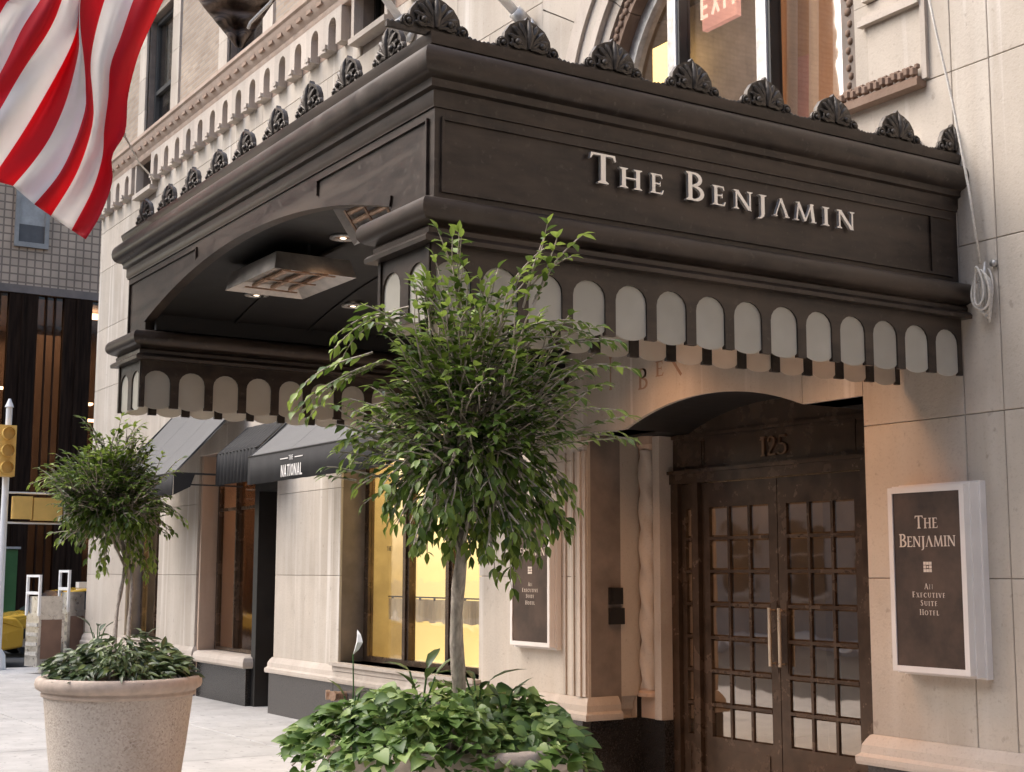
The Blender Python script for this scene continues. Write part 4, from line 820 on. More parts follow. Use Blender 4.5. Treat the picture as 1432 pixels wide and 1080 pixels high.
# ------------------------------------------------------------------ flags and poles
flag = thing('striped_flag', 'large red and white striped flag hanging folded at the top left', 'flag', (-10.6, 3, 5.2))
def resample(pts, n):
    P = [Vector(p) for p in pts]; d = [0]
    for a, c in zip(P, P[1:]): d.append(d[-1] + (c - a).length)
    out = []
    for i in range(n):
        s = d[-1] * i / (n - 1); j = max(k for k in range(len(d)) if d[k] <= s + 1e-9); j = min(j, len(P) - 2); u = (s - d[j]) / max(1e-9, d[j + 1] - d[j])
        # Catmull-Rom for soft edges
        p0, p1, p2, p3 = P[max(j - 1, 0)], P[j], P[j + 1], P[min(j + 2, len(P) - 1)]
        out.append(.5 * ((2 * p1) + (p2 - p0) * u + (2 * p0 - 5 * p1 + 4 * p2 - p3) * u * u + (3 * p1 - p0 - 3 * p2 + p3) * u ** 3))
    return out
E_ = [[(255, -60), (228, 0), (200, 60), (188, 95), (179, 135), (175, 185), (157, 218), (157, 255), (141, 300), (120, 335)],
      [(212, -60), (187, 0), (170, 50), (155, 92), (152, 135), (146, 180), (143, 220), (128, 268), (100, 322)],
      [(170, -60), (146, 0), (131, 55), (126, 94), (129, 132), (130, 165), (121, 205), (103, 250), (71, 302)],
      [(122, -60), (112, 0), (112, 40), (117, 85), (120, 126), (119, 155), (104, 201), (82, 245), (48, 286)],
      [(119, -60), (112, 0), (111, 40), (110, 74), (94, 138), (72, 189), (47, 226), (18, 260)],
      [(117, -60), (111, 0), (107, 40), (94, 75), (63, 132), (31, 186), (0, 233), (-12, 252)],
      [(100, -45), (86, 0), (69, 41), (31, 100), (0, 154), (-42, 222)],
      [(78, -40), (57, 0), (31, 41), (0, 104), (-60, 205)], [(40, -40), (14, 0), (0, 19), (-90, 180)], [(10, -40), (-20, 0), (-110, 160)]]
NF = 40; ES = [resample(e, NF) for e in E_]; b = MB(); SUB = 4; cols = []
for k in range(len(ES) - 1):
    for s in range(SUB): cols.append([(ES[k][i].lerp(ES[k + 1][i], s / SUB), k + s / SUB) for i in range(NF)])
cols.append([(ES[-1][i], len(ES) - 1) for i in range(NF)])
vs = []
for col in cols:
    for i, (p, kk) in enumerate(col):
        t = i / (NF - 1); dx = .10 * math.sin(kk * 2.1 + t * 2.0) + .05 * math.sin(kk * 4.3 - t * 5) + .16 * math.exp(-((p.x - 122) / 16) ** 2) * (1 - t)
        vs.append(px(p.x, p.y, 'x', -10.6 + dx))
fs = []; ms = []
for c_ in range(len(cols) - 1):
    for i in range(NF - 1): fs.append((c_ * NF + i, c_ * NF + i + 1, (c_ + 1) * NF + i + 1, (c_ + 1) * NF + i)); ms.append((c_ // SUB) % 2)
b.v = [tuple(v) for v in vs]; b.f = fs; b.m = ms; fl = b.build('cloth', [FLAGR, FLAGW], flag, smooth=True, fix=False)
fl.matrix_parent_inverse = Matrix.Translation((10.6, -3, -5.2))
so = fl.modifiers.new('thick', 'SOLIDIFY'); so.thickness = .003
b = MB(); a = px(173, 188, 'x', -10.55); c = px(215, 250, 'x', -12.6); b.tube([a, a.lerp(c, .5) + Vector((0, 0, -.05)), c], .008, 6); b.ball(a, .02, 8); o = b.build('tether', ROPE, flag, smooth=True); o.matrix_parent_inverse = Matrix.Translation((10.6, -3, -5.2))
flag2 = thing('dark_flag', 'dark brown folded flag whose pointed tip hangs above the far upper windows', 'flag', (0, 0, 0))
b = MB(); NA, NB2 = 26, 18; vs = []
for i in range(NA):
    t = i / (NA - 1); L_ = Vector((236, -60)).lerp(Vector((330, 66)), t ** .92); R_ = Vector((430, -60)).lerp(Vector((340, 68)), t ** .92)
    for j in range(NB2):
        s = j / (NB2 - 1); p = L_.lerp(R_, s); p.y += 9 * math.sin(s * 9 + t * 3) * (1 - t); vs.append(px(p.x, p.y, 'x', -14 + .16 * math.sin(t * 30 + s * 2.5) * (1 - t * .7) + .08 * math.sin(s * 12)))
b.add(vs, [(i * NB2 + j, i * NB2 + j + 1, (i + 1) * NB2 + j + 1, (i + 1) * NB2 + j) for i in range(NA - 1) for j in range(NB2 - 1)]); o = b.build('cloth', FLAGD, flag2, smooth=True, fix=False); o.modifiers.new('thick', 'SOLIDIFY').thickness = .004
b = MB(); P = [px(u, v, 'x', -13.75) for u, v in ((384, -10), (378, 4), (362, 20), (350, 32), (347, 40))]; b.tube(P, .018, 6); b.build('hem_rope', ROPE, flag2, smooth=True)
def pole(u0, v0, u1, v1, xb, label):
    a = px(u0, v0, 'y', W - .02); d = px(u1, v1, 'x', a.x); dirn = (d - a).normalized()
    t = thing('flagpole', label, 'flagpole', a, 0, 'white flagpoles fixed to the wall'); q = MB(); q.tube([Vector((0, 0, 0)), dirn * 1.2, dirn * 3.2, dirn * 6.5], [.045, .042, .038, .03], 12); q.build('pole', WHITEM, t, smooth=True)
    q = MB(); q.tube([dirn * .05, dirn * .22], .07, 12); q.tube([Vector((0, .02, -.05)), dirn * .18], .035, 8); q.ball((0, -.02, 0), .10, 10, (1, .4, 1)); q.build('bracket', STEELW, t, smooth=True)
pole(742, 40, 705, 0, 0, 'white flagpole on a wall bracket, rising behind the canopy cresting left of the arched window')
pole(575, 48, 540, 0, 0, 'pale flagpole rising from the wall near the front corner of the canopy roof')

# ------------------------------------------------------------------ awnings
def awning(x0, x1, yf, zf, zw, val, label, text=None):
    t = thing('window_awning', label, 'awning', (0, 0, 0), 0, 'grey and black window awnings'); n = 3
    for i in range(n):
        a = x0 + (x1 - x0) * i / n + .004; c = x0 + (x1 - x0) * (i + 1) / n - .004; b = MB(); vs = []
        for k in range(7):
            s = k / 6; y = yf + (W - .02 - yf) * s; z = zf + (zw - zf) * s - .03 * math.sin(PI * s)
            vs += [(a, y, z), ((a + c) / 2, y, z - .012 * math.sin(PI * s)), (c, y, z)]
        b.add(vs, [(3 * k + j, 3 * k + j + 1, 3 * k + j + 4, 3 * k + j + 3) for k in range(6) for j in range(2)]); o = b.build('cloth_panel', AWNF, t, fix=False); o.modifiers.new('thick', 'SOLIDIFY').thickness = .004
    b = MB(); nn = 40; vs = []
    for i in range(nn + 1): x = x0 + (x1 - x0) * i / nn; w_ = .008 * math.sin(i * 1.7); vs += [(x, yf - .006, zf - .004), (x, yf - .004 + w_, zf - val)]
    b.add(vs, [(2 * i, 2 * i + 2, 2 * i + 3, 2 * i + 1) for i in range(nn)]); o = b.build('valance', AWNB, t, smooth=True, fix=False); o.modifiers.new('thick', 'SOLIDIFY').thickness = .003
    b = MB(); b.tube([(x0, yf, zf), (x1, yf, zf)], .014, 8)
    for x in (x0 + .02, x1 - .02): b.tube([(x, yf, zf - .0), (x, W - .03, zf - .0)], .013, 8); b.tube([(x, yf + .02, zf - val * .5), (x, W - .03, zf - val * .5)], .010, 8); b.tube([(x, yf + .01, zf), (x, W - .02, zw)], .012, 8)
    b.build('frame', BLACKM, t)
    for x in (x0 + .01, x1 - .01): b = MB(); b.add([(x, yf, zf - .004), (x, yf + .28, zf + .0), (x, yf + .22, zf - val * .6), (x, yf, zf - val)], [(0, 1, 2, 3)]); o = b.build('side_valance', AWNB, t, fix=False); o.modifiers.new('thick', 'SOLIDIFY').thickness = .003
    if text:
        y = yf - .016; cx = text
        textline('NATIONAL', cx, zf - val + .035, .125, (0, y, 0), X1, NY, WHITEP, t, .002, .10, GB)
        textline('THE', cx - .02, zf - val + .205, .05, (0, y, 0), X1, NY, WHITEP, t, .002, .3, GB)
        for a, c in ((cx - .30, cx - .10), (cx + .08, cx + .28)): b = MB(); b.box(a, c, y - .002, y, zf - val + .222, zf - val + .232); b.build('letter_rule', WHITEP, t)
    return t
awning(-14.85, -11.5, 5.9, 2.955, 3.85, .31, 'grey awning with black valance lettered in white over the yellow window', -13.62)
awning(-20.3, -17.35, 5.9, 2.93, 3.95, .28, 'plain grey awning farther left, half hidden by the small tree')
t = thing('door_awning', 'small black pleated awning over the shop door between the two grey awnings', 'awning', (0, 0, 0))
b = MB(); nn = 60; vs = []
for i in range(nn + 1): x = -17.3 + 1.35 * i / nn; w_ = .02 * math.sin(i * 1.2); vs += [(x, W - .02, 3.55), (x, W - .42 + w_, 3.18), (x, W - .43 + w_, 2.78)]
b.add(vs, [(3 * i + j, 3 * i + 3 + j, 3 * i + 4 + j, 3 * i + 1 + j) for i in range(nn) for j in range(2)]); o = b.build('cloth', AWNB, t, smooth=True, fix=False); o.modifiers.new('thick', 'SOLIDIFY').thickness = .004
b = MB(); b.tube([(-17.3, W - .42, 3.18), (-15.95, W - .42, 3.18)], .012, 6); b.tube([(-17.3, W - .42, 3.18), (-17.3, W, 3.18)], .012, 6); b.tube([(-15.95, W - .42, 3.18), (-15.95, W, 3.18)], .012, 6); b.build('frame', BLACKM, t)

# ------------------------------------------------------------------ planters, trees and planting
def planter(c, label):
    t = thing('planter', label, 'planter', (c[0], c[1], 0), 0, 'round stone planters at the canopy corners'); R = .53
    b = MB(); b.lathe([(.36, 0), (.37, .03), (.44, .55), (.475, .86), (.478, .872)], n=56); b.build('pot', TERRA, t, smooth=True)
    b = MB(); b.lathe([(.478, .872), (.492, .878), (.495, .895), (.488, .905), (.505, .915), (.528, .93), (.535, .955), (.530, .985), (.515, 1.0), (.485, 1.0), (.465, .985), (.46, .93)], n=56); b.build('rim', RIMM, t, smooth=True)
    b = MB(); b.lathe([(.001, .95), (.3, .955), (.465, .94)], n=40); b.build('soil', SOIL, t)
    return t
CN, CL = (-5.12, 2.97), (-9.40, 2.875)
planter(CN, 'pale stone planter nearest the camera, nearly hidden under ivy'); planter(CL, 'speckled stone planter at the left edge holding the smaller tree')
def leaf_geo(L_, wd, droop, curl, kind='ficus'):
    if kind == 'ficus': prof = ((0, .0), (.22, .72), (.5, 1), (.78, .55), (1.0, .02))
    elif kind == 'ivy': prof = ((0, .35), (.12, .85), (.35, 1.0), (.68, .62), (1.0, .03))
    else: prof = ((0, .08), (.2, .7), (.5, 1), (.8, .6), (1, .02))
    pts = []
    for t, w_ in prof:
        y = L_ * t; z = -droop * L_ * t * t; h = wd / 2 * w_
        pts += [(-h, y, z + curl * h), (0, y, z), (h, y, z + curl * h)]
    fs = []
    for i in range(4): fs += [(3 * i, 3 * i + 1, 3 * i + 4, 3 * i + 3), (3 * i + 1, 3 * i + 2, 3 * i + 5, 3 * i + 4)]
    return pts, fs
class Foliage:
    def __init__(s): s.v = []; s.f = []; s.t = []; s.n = 0
    def leaf(s, pos, dirn, up, L_, wd, droop, curl, tone, kind='ficus'):
        d = Vector(dirn).normalized(); r = d.cross(Vector(up))
        if r.length < .05: r = d.cross(Vector((1, .2, 0)))
        r.normalize(); u = r.cross(d); pts, fs = leaf_geo(L_, wd, droop, curl, kind); n = len(s.v); P = Vector(pos)
        s.v += [tuple(P + r * a + d * b_ + u * c) for a, b_, c in pts]; s.f += [tuple(i + n for i in f) for f in fs]; s.t += [tone] * len(fs)
    def build(s, name, m, parent):
        me = bpy.data.meshes.new(name); me.from_pydata(s.v, [], s.f); me.materials.append(m); me.polygons.foreach_set('use_smooth', [True] * len(me.polygons))
        a = me.attributes.new('tone', 'FLOAT', 'FACE'); a.data.foreach_set('value', s.t); o = link(name, me, parent); return o
def leaf_objects(fo, name, m, parent, lst):
    """lst: leaves kept as single parts (pos, dir, up, size, tone-bucket) that share a few meshes"""
    cache = {}
    for pos, d, up, L_, kind, tb in lst:
        key = (kind, tb)
        if key not in cache:
            f = Foliage(); f.leaf((0, 0, 0), (0, 1, 0), (0, 0, 1), 1, .5 if kind == 'ficus' else (.88 if kind == 'ivy' else .28), .25 if kind != 'lily' else .35, .35, tb / 10, kind)
            me = bpy.data.meshes.new(name); me.from_pydata(f.v, [], f.f); me.materials.append(m); me.polygons.foreach_set('use_smooth', [True] * len(me.polygons)); a = me.attributes.new('tone', 'FLOAT', 'FACE'); a.data.foreach_set('value', f.t); cache[key] = me
        d = Vector(d).normalized(); r = d.cross(Vector(up)); r = r if r.length > .05 else d.cross(Vector((1, .3, 0))); r.normalize(); u = r.cross(d)
        o = link(name, cache[key], parent); M_ = Matrix((r, d, u)).transposed() * 1.0; M4 = M_.to_4x4() @ Matrix.Scale(L_, 4); M4.translation = Vector(pos); o.matrix_local = M4
def spray(fo, br, start, d, length, rng, leafL, dens=1, droop=.9, singles=None, cam_pref=None, base_tone=.5):
    pos = Vector(start); d = Vector(d).normalized(); n = max(4, int(length / .034 * dens)); pts = [pos.copy()]
    for i in range(n):
        d = (d + Vector((U(-.10, .10), U(-.10, .10), U(-.08, .07) - .055 * droop * i / n * 2.2))).normalized(); pos = pos + d * (length / n); pts.append(pos.copy())
        side = d.cross(Vector((0, 0, 1))); side = side.normalized() if side.length > .1 else Vector((1, 0, 0)); sgn = 1 if i % 2 else -1
        ld = (d * U(.45, .9) + side * sgn * U(.45, .9) + Vector((0, 0, U(-.45, .20)))).normalized()
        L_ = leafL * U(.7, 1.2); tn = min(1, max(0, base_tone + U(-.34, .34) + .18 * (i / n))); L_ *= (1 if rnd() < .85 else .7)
        up = (Vector((0, 0, 1)) + Vector((U(-.5, .5), U(-.5, .5), 0))).normalized()
        if singles is not None and len(singles) < 290 and i > n * .4 and rnd() < singles_p[0]: singles.append((pos.copy(), ld, up, L_, 'ficus', int(tn * 9) + 1))
        else: fo.leaf(pos, ld, up, L_, L_ * U(.42, .55), U(.15, .4), U(.2, .5), tn)
    ld = (d + Vector((0, 0, -.3))).normalized(); fo.leaf(pos, ld, (0, 0, 1), leafL * .9, leafL * .4, .3, .3, min(1, base_tone + .25))
    br.tube(pts, [.004 * (1 - .7 * i / n) + .001 for i in range(n + 1)], 4, cap=False)
singles_p = [.2]
def tree(c, label, trunk, heart, rad, specials, nspr, leafL, seed, twin=False, dens=1):
    random.seed(seed); t = thing('ficus_tree', label, 'tree', (0, 0, 0), 0, 'small potted trees at the canopy corners'); b = MB(); br = MB(); fo = Foliage(); singles = []
    base = Vector((c[0], c[1], .95)); heart = Vector(heart)
    for k in range(2 if twin else 1):
        off = Vector((.0, 0, 0)) if not twin else Vector((-.05 + .09 * k, -.05 + .11 * k, 0)); n = 9; pts = []
        for i in range(n): s = i / (n - 1); p = (base + off).lerp(Vector(trunk) + off * .3, s) + Vector((.012 * math.sin(s * 7 + k * 2), .010 * math.cos(s * 6 + k), 0)) * (1 if 0 < i < n - 1 else 0); pts.append(p)
        b.tube(pts, [(.031 if not twin else .016) * (1 - .25 * i / n) + .003 * math.sin(i * 2.3) for i in range(n)], 12)
    b.build('trunk', BARK, t, smooth=True)
    tr = Vector(trunk)
    # limbs
    limbs = []
    for k in range(9):
        a = 2 * PI * k / 9 + U(-.2, .2); end = heart + Vector((math.cos(a) * rad[0] * .5, math.sin(a) * rad[1] * .5, U(-.25, .45) * rad[2])); pts = [tr - Vector((0, 0, U(0, .12)))]
        for i in range(1, 6): s = i / 5; pts.append(pts[0].lerp(end, s) + Vector((U(-.02, .02), U(-.02, .02), .05 * math.sin(PI * s)))); 
        br.tube(pts, [.010, .008, .006, .005, .004, .003], 6, cap=False); limbs.append(pts)
    br.tube([tr, tr.lerp(heart, .6) + Vector((.01, 0, 0)), heart + Vector((0, .01, rad[2] * .55))], [.02, .014, .005], 8, cap=False)
    for k in range(nspr):
        th = 2 * PI * rnd(); ph = math.acos(U(-.85, .98)); rr = U(.25, .92) ** .7; dv = Vector((math.cos(th) * math.sin(ph), math.sin(th) * math.sin(ph), math.cos(ph))); rr *= .94 + .36 * max(-.6, math.sin(th * 3 + seed) * math.sin(ph * 4 + th * 2 + seed * .7))
        pw = 1 - .30 * max(0, dv.z * rr) - .12 * max(0, -dv.z * rr); p = heart + Vector((dv.x * rad[0] * rr * pw, dv.y * rad[1] * rr * pw, dv.z * rad[2] * rr)); od = (dv + Vector((U(-.35, .35), U(-.35, .35), .50 if dv.z > -.35 else -.05))).normalized(); ln = U(.12, .26) * rad[2] / .6
        start = p - od * ln * .7
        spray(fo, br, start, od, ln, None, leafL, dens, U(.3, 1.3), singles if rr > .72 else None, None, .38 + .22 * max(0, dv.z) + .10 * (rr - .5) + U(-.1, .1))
    for st, en, nl in specials:
        st, en = Vector(st), Vector(en)
        for q in range(nl): spray(fo, br, st + Vector((U(-.03, .03), U(-.03, .03), U(-.03, .03))), (en - st) + Vector((U(-.04, .04), U(-.04, .04), U(-.02, .10))), (en - st).length * U(.75, 1.05), None, leafL, dens * 1.25, .8, singles, None, .62)
    fo2 = fo.build('crown', LEAF, t); fo2['kind'] = 'stuff'; br.build('branches', BARK, t, smooth=True, fix=False); leaf_objects(fo, 'leaf', LEAF, t, singles)
    return t
def PN(u, v, off=0): q = px(u, v, 'x', CN[0]); d = (q - CAM).normalized(); k = 5.72 / (q - CAM).dot(-RZ); return CAM + (q - CAM) * k + d * off   # at the depth of the near tree
def PL(u, v, off=0): q = px(u, v, 'x', CL[0]); d = (q - CAM).normalized(); k = 9.9 / (q - CAM).dot(-RZ); return CAM + (q - CAM) * k + d * off
hn = PN(656, 590)
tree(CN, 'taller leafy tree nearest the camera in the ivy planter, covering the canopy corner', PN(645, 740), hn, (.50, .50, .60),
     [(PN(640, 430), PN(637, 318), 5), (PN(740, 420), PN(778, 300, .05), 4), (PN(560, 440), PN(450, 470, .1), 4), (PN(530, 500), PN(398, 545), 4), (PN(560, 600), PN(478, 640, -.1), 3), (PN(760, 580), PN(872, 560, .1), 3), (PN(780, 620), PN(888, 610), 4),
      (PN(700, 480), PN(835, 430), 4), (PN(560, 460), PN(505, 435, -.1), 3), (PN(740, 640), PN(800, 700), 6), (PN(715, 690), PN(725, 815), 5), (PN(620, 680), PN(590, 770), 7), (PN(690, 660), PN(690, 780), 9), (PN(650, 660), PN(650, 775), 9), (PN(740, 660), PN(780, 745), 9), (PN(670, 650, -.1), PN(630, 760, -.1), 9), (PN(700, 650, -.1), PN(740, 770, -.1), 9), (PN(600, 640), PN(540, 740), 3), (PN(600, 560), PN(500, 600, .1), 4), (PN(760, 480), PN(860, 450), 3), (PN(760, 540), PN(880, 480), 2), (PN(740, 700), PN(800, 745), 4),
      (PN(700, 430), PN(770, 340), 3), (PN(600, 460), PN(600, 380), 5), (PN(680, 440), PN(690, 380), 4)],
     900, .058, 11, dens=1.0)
hl = PL(152, 692)
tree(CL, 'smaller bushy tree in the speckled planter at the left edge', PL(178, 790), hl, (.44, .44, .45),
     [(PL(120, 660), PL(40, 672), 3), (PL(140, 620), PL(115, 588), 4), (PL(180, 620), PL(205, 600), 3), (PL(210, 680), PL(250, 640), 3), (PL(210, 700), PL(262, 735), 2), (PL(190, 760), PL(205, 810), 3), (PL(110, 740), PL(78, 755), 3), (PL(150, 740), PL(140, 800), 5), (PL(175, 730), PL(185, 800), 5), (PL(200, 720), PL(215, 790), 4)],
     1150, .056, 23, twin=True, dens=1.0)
def groundcover(c, label, kind, n, zc, spread, L_, seed, m, gname, nsing, hi=.25):
    random.seed(seed); t = thing(gname, label, 'plant', (0, 0, 0)); fo = Foliage(); lst = []; cand = []
    for i in range(n):
        a = 2 * PI * rnd(); r = math.sqrt(rnd()) * spread; h = zc + hi * (1 - (r / spread) ** 2) * U(.3, 1.1) - (.16 * max(0, (r - .48) / .14) * U(.2, 1) if r > .48 else 0)
        h += .05 * math.sin(a * 5 + r * 9)
        pos = Vector((c[0] + r * math.cos(a), c[1] + r * math.sin(a), h)); d = Vector((math.cos(a + U(-.9, .9)), math.sin(a + U(-.9, .9)), U(-.5, .45))); up = Vector((U(-.5, .5), U(-.5, .5), 1)) - (pos - CAM).normalized() * U(0, .9)
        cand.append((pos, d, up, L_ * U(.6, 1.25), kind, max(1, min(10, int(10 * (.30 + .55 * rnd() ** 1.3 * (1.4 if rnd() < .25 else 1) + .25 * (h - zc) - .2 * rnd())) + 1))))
    cand.sort(key=lambda q: (q[0] - CAM).length - q[0].z * 1.2)
    leaf_objects(None, 'leaf', m, t, cand[:nsing])
    for pos, d, up, l_, k, tb in cand[nsing:]: fo.leaf(pos, d, up, l_, l_ * (.85 if kind == 'ivy' else .42), .3, .35, tb / 10, kind)
    o = fo.build('foliage', m, t); o['kind'] = 'stuff'
    # trailing stems
    b = MB()
    for k in range(14):
        a = U(0, 2 * PI); p = Vector((c[0] + .3 * math.cos(a), c[1] + .3 * math.sin(a), .97)); rs_ = .6 if kind == 'ivy' else .40; q = Vector((c[0] + rs_ * math.cos(a), c[1] + rs_ * math.sin(a), .9 if kind == 'ivy' else 1.05)); b.tube([p, p.lerp(q, .5) + Vector((0, 0, .09)), q], .004, 4, cap=False)
    tag(b.build('stem', BARK, t, smooth=True), kind='stuff'); return t
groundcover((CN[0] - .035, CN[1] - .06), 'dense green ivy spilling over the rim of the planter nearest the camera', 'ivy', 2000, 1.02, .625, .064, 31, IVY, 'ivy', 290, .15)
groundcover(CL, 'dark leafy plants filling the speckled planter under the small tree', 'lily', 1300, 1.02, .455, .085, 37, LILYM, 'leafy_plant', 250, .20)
# stray ivy tendril at the left of the near planter
random.seed(5)
def lily(base, n, hgt, label, flower=None, seed=1):
    random.seed(seed); t = thing('peace_lily', label, 'plant', base, 0, 'upright lilies among the ivy'); b = MB(); lst = []
    for k in range(n):
        a = 2 * PI * k / n + U(-.4, .4); ln = hgt * U(.5, .9); d = Vector((math.cos(a) * .35, math.sin(a) * .35, 1)).normalized(); tip = d * ln; b.tube([(0, 0, -.1), d * ln * .5, tip], .004, 5)
        lst.append((tip, Vector((math.cos(a) * .6, math.sin(a) * .6, U(.2, 1))), Vector((-math.cos(a), -math.sin(a), .6)), hgt * U(.55, .8), 'lily', random.choice((3, 5, 7))))
    b.build('stem', GREEN, t); leaf_objects(None, 'leaf', LILYM, t, lst)
    if flower:
        q = MB(); f = Vector(flower); b = MB(); b.tube([(0, 0, 0), f * .5 + Vector((.01, 0, 0)), f], .003, 5); b.build('stem', GREEN, t)
        pts, fs = leaf_geo(.10, .035, -.15, .6, 'lily'); q.add([(f.x + a * .7 + .03 * math.sin(b_ * 30), f.y + a * .5 + c_, f.z + b_) for a, b_, c_ in pts], fs); q.build('flower', WHITEM, t)
    return t
lily(PN(492, 1010), 3, .14, 'lily with one white flower at the left of the ivy', (0.0, 0, .27), 2)
lily(PN(590, 1000, .1), 5, .22, 'upright lily with broad dark leaves left of the near trunk', None, 3)
lily(PN(668, 1000, .1), 4, .20, 'upright lily with a green bud right of the near trunk', None, 4)
lily(PN(705, 1010), 4, .15, 'low dark lily at the right side of the ivy', None, 6)
lily(PL(135, 910), 5, .20, 'tall leafy shoot at the left of the speckled planter', None, 8)
lily(PL(200, 905, .1), 4, .14, 'short leafy shoot at the middle of the speckled planter', None, 9)

# ------------------------------------------------------------------ avenue: furniture, taxi, far building
def kiosk(x, y, w_, h, label):
    t = thing('newspaper_box', label, 'newspaper box', (x, y, 0), .2, 'metal boxes at the street corner'); b = MB()
    b.box(-w_ / 2, w_ / 2, -w_ / 2, w_ / 2, .12, h * .62); b.box(-w_ / 2 + .03, w_ / 2 - .03, -w_ / 2 + .03, w_ / 2 - .03, h * .62, h * .80); b.box(-.06, .06, -.06, .06, 0, .12); b.build('cabinet', CHROME, t)
    b = MB()
    for s in (-1, 1): b.box(s * w_ / 2 - .02, s * w_ / 2 + .02, -w_ / 2 - .02, -w_ / 2 + .02, h * .60, h)
    b.box(-w_ / 2 - .02, w_ / 2 + .02, -w_ / 2 - .02, -w_ / 2 + .02, h, h + .04); b.box(-w_ / 2 + .02, w_ / 2 - .02, -w_ / 2 - .02, -w_ / 2 + .02, h * .82, h * .85); b.build('top_frame', WHITEM, t)
    b = MB(); b.box(w_ / 2, w_ / 2 + .01, -w_ / 2 + .05, w_ / 2 - .05, .25, h * .56); b.build('door', mat('brown door', (.22, .13, .09), .5) if 'brown door' not in bpy.data.materials else bpy.data.materials['brown door'], t)
    b = MB()
    for k in range(4): b.box(-w_ / 2 + .03, w_ / 2 - .03, -w_ / 2 - .012, -w_ / 2, .3 + k * .16, .36 + k * .16)
    b.build('rib', STEELW, t)
kiosk(-24.6, 6.22, .46, 1.60, 'tall silver newspaper box with a white top frame at the corner'); kiosk(-24.9, 6.75, .34, 1.68, 'narrow silver newspaper box nearest the hotel corner')
# taxi
def car(x, y, label, flip, paint=None, rot=None):
    t = thing('parked_car' if paint else 'taxi', label, 'car' if paint else 'taxi', (x, y, -.13), rot if rot is not None else PI / 2, None if paint else 'yellow taxis on the avenue')
    L2, W2 = 2.35, .90
    side = [(-2.3, .35), (-2.33, .62), (-2.2, .85), (-1.55, .93), (-1.35, .95), (-.75, 1.40), (-.2, 1.47), (.6, 1.46), (1.15, 1.32), (1.65, 1.0), (2.2, .93), (2.34, .75), (2.33, .38), (1.85, .30), (1.75, .55), (1.42, .68), (1.08, .55), (.98, .30), (-1.0, .30), (-1.1, .55), (-1.42, .68), (-1.75, .55), (-1.85, .30)]
    b = MB(); n = len(side); vs = []
    for s, k in ((-1, 1), (1, 1)):
        for a, z in side: inset = .0 if z < .95 else (z - .95) * .34; vs.append((a, s * (W2 - inset), z))
    b.add(vs, [tuple(range(n)), tuple(range(2 * n - 1, n - 1, -1))] + [(i, (i + 1) % n, (i + 1) % n + n, i + n) for i in range(n)]); o = b.build('body', paint or TAXI, t); bv = o.modifiers.new('bevel', 'BEVEL'); bv.width = .04; bv.segments = 2
    b = MB()
    for s in (-1, 1):
        for poly in ([(-1.25, .98), (-.72, 1.36), (-.22, 1.41), (-.22, .98)], [(-.14, .98), (-.14, 1.41), (.6, 1.40), (.62, .98)], [(.70, .98), (.70, 1.39), (1.10, 1.28), (1.45, 1.02)]):
            b.add([(a, s * (W2 - (z - .95) * .34 + .004), z) for a, z in poly], [(0, 1, 2, 3)])
    for p, q in (((-1.36, .96), (-.76, 1.40)), ((1.64, 1.01), (1.16, 1.32))):
        sgn = -1 if p[0] < 0 else 1; b.add([(p[0] + sgn * .012, -W2 + .10, p[1] + .01), (p[0] + sgn * .012, W2 - .10, p[1] + .01), (q[0] + sgn * .012, W2 - .2, q[1] + .005), (q[0] + sgn * .012, -W2 + .2, q[1] + .005)], [(0, 1, 2, 3)])
    b.build('window', mat('car glass', (.03, .035, .04), .08) if 'car glass' not in bpy.data.materials else bpy.data.materials['car glass'], t, fix=False)
    for a in (-1.42, 1.42):
        for s in (-1, 1):
            b = MB(); b.tube([(a, s * (W2 - .2), .33), (a, s * (W2 + .0), .33)], .33, 20); wh = b.build('wheel', RUBBER, t, auto=40); b = MB(); b.tube([(a, s * (W2 - .0), .33), (a, s * (W2 + .01), .33)], .20, 14); b.build('hubcap', CHROME, wh)
    for a, nm, m_ in ((-2.335, 'headlight', WHITEM), (2.345, 'tail_light', FLAGR)):
        for s in (-.62, .62): b = MB(); b.box(a - .01, a + .01, s - .16, s + .16, .62, .76); b.build(nm, m_, t)
    b = MB(); b.box(-2.40, -2.32, -.85, .85, .36, .50); b.box(2.33, 2.41, -.85, .85, .38, .52); b.build('bumper', CHROME, t)
    b = MB(); b.box(-.28, .28, -.14, .14, 1.47, 1.60)
    if not paint: b.build('roof_light', WHITEM, t)
car(-32.6, 9.2, 'yellow taxi crossing behind the newspaper boxes at the corner', True)
car(-29.3, 4.45, 'yellow taxi whose front end shows at the left picture edge below the green booth', True)
# traffic signal
t = thing('traffic_signal', 'pale signal pole at the left edge with yellow housings', 'traffic light', (-25.9, 5.75, 0))
b = MB(); b.tube([(0, 0, 0), (0, 0, 4.6)], [.07, .055], 12); b.lathe([(.16, 0), (.14, .25), (.08, .35)], (0, 0, 0), 12); b.tube([(0, 0, 4.6), (0, 0, 4.75)], [.08, .02], 10); b.build('pole', WHITEM, t, smooth=True, auto=40)
b = MB(); b.box(.02, .30, -.22, .08, 3.35, 4.25); b.build('vehicle_signal', YEL, t)
b = MB()
for k in range(3): b.tube([(.30, -.07, 3.5 + k * .3), (.42, -.07, 3.5 + k * .3)], .11, 12, cap=False)
b.build('visor', YEL, t)
b = MB(); b.box(-.10, .10, .14, .46, 2.62, 3.02); b.box(-.12, .12, .48, .98, 2.60, 3.0); b.build('pedestrian_signal', YEL, t)
b = MB(); b.tube([(0, 0, 3.08), (0, 1.05, 3.08)], .018, 6); b.tube([(0, 0, 2.55), (0, 1.0, 2.55)], .018, 6); b.tube([(0, 1.05, 3.08), (0, 1.05, 2.55)], .015, 6); b.build('bracket', WHITEM, t)
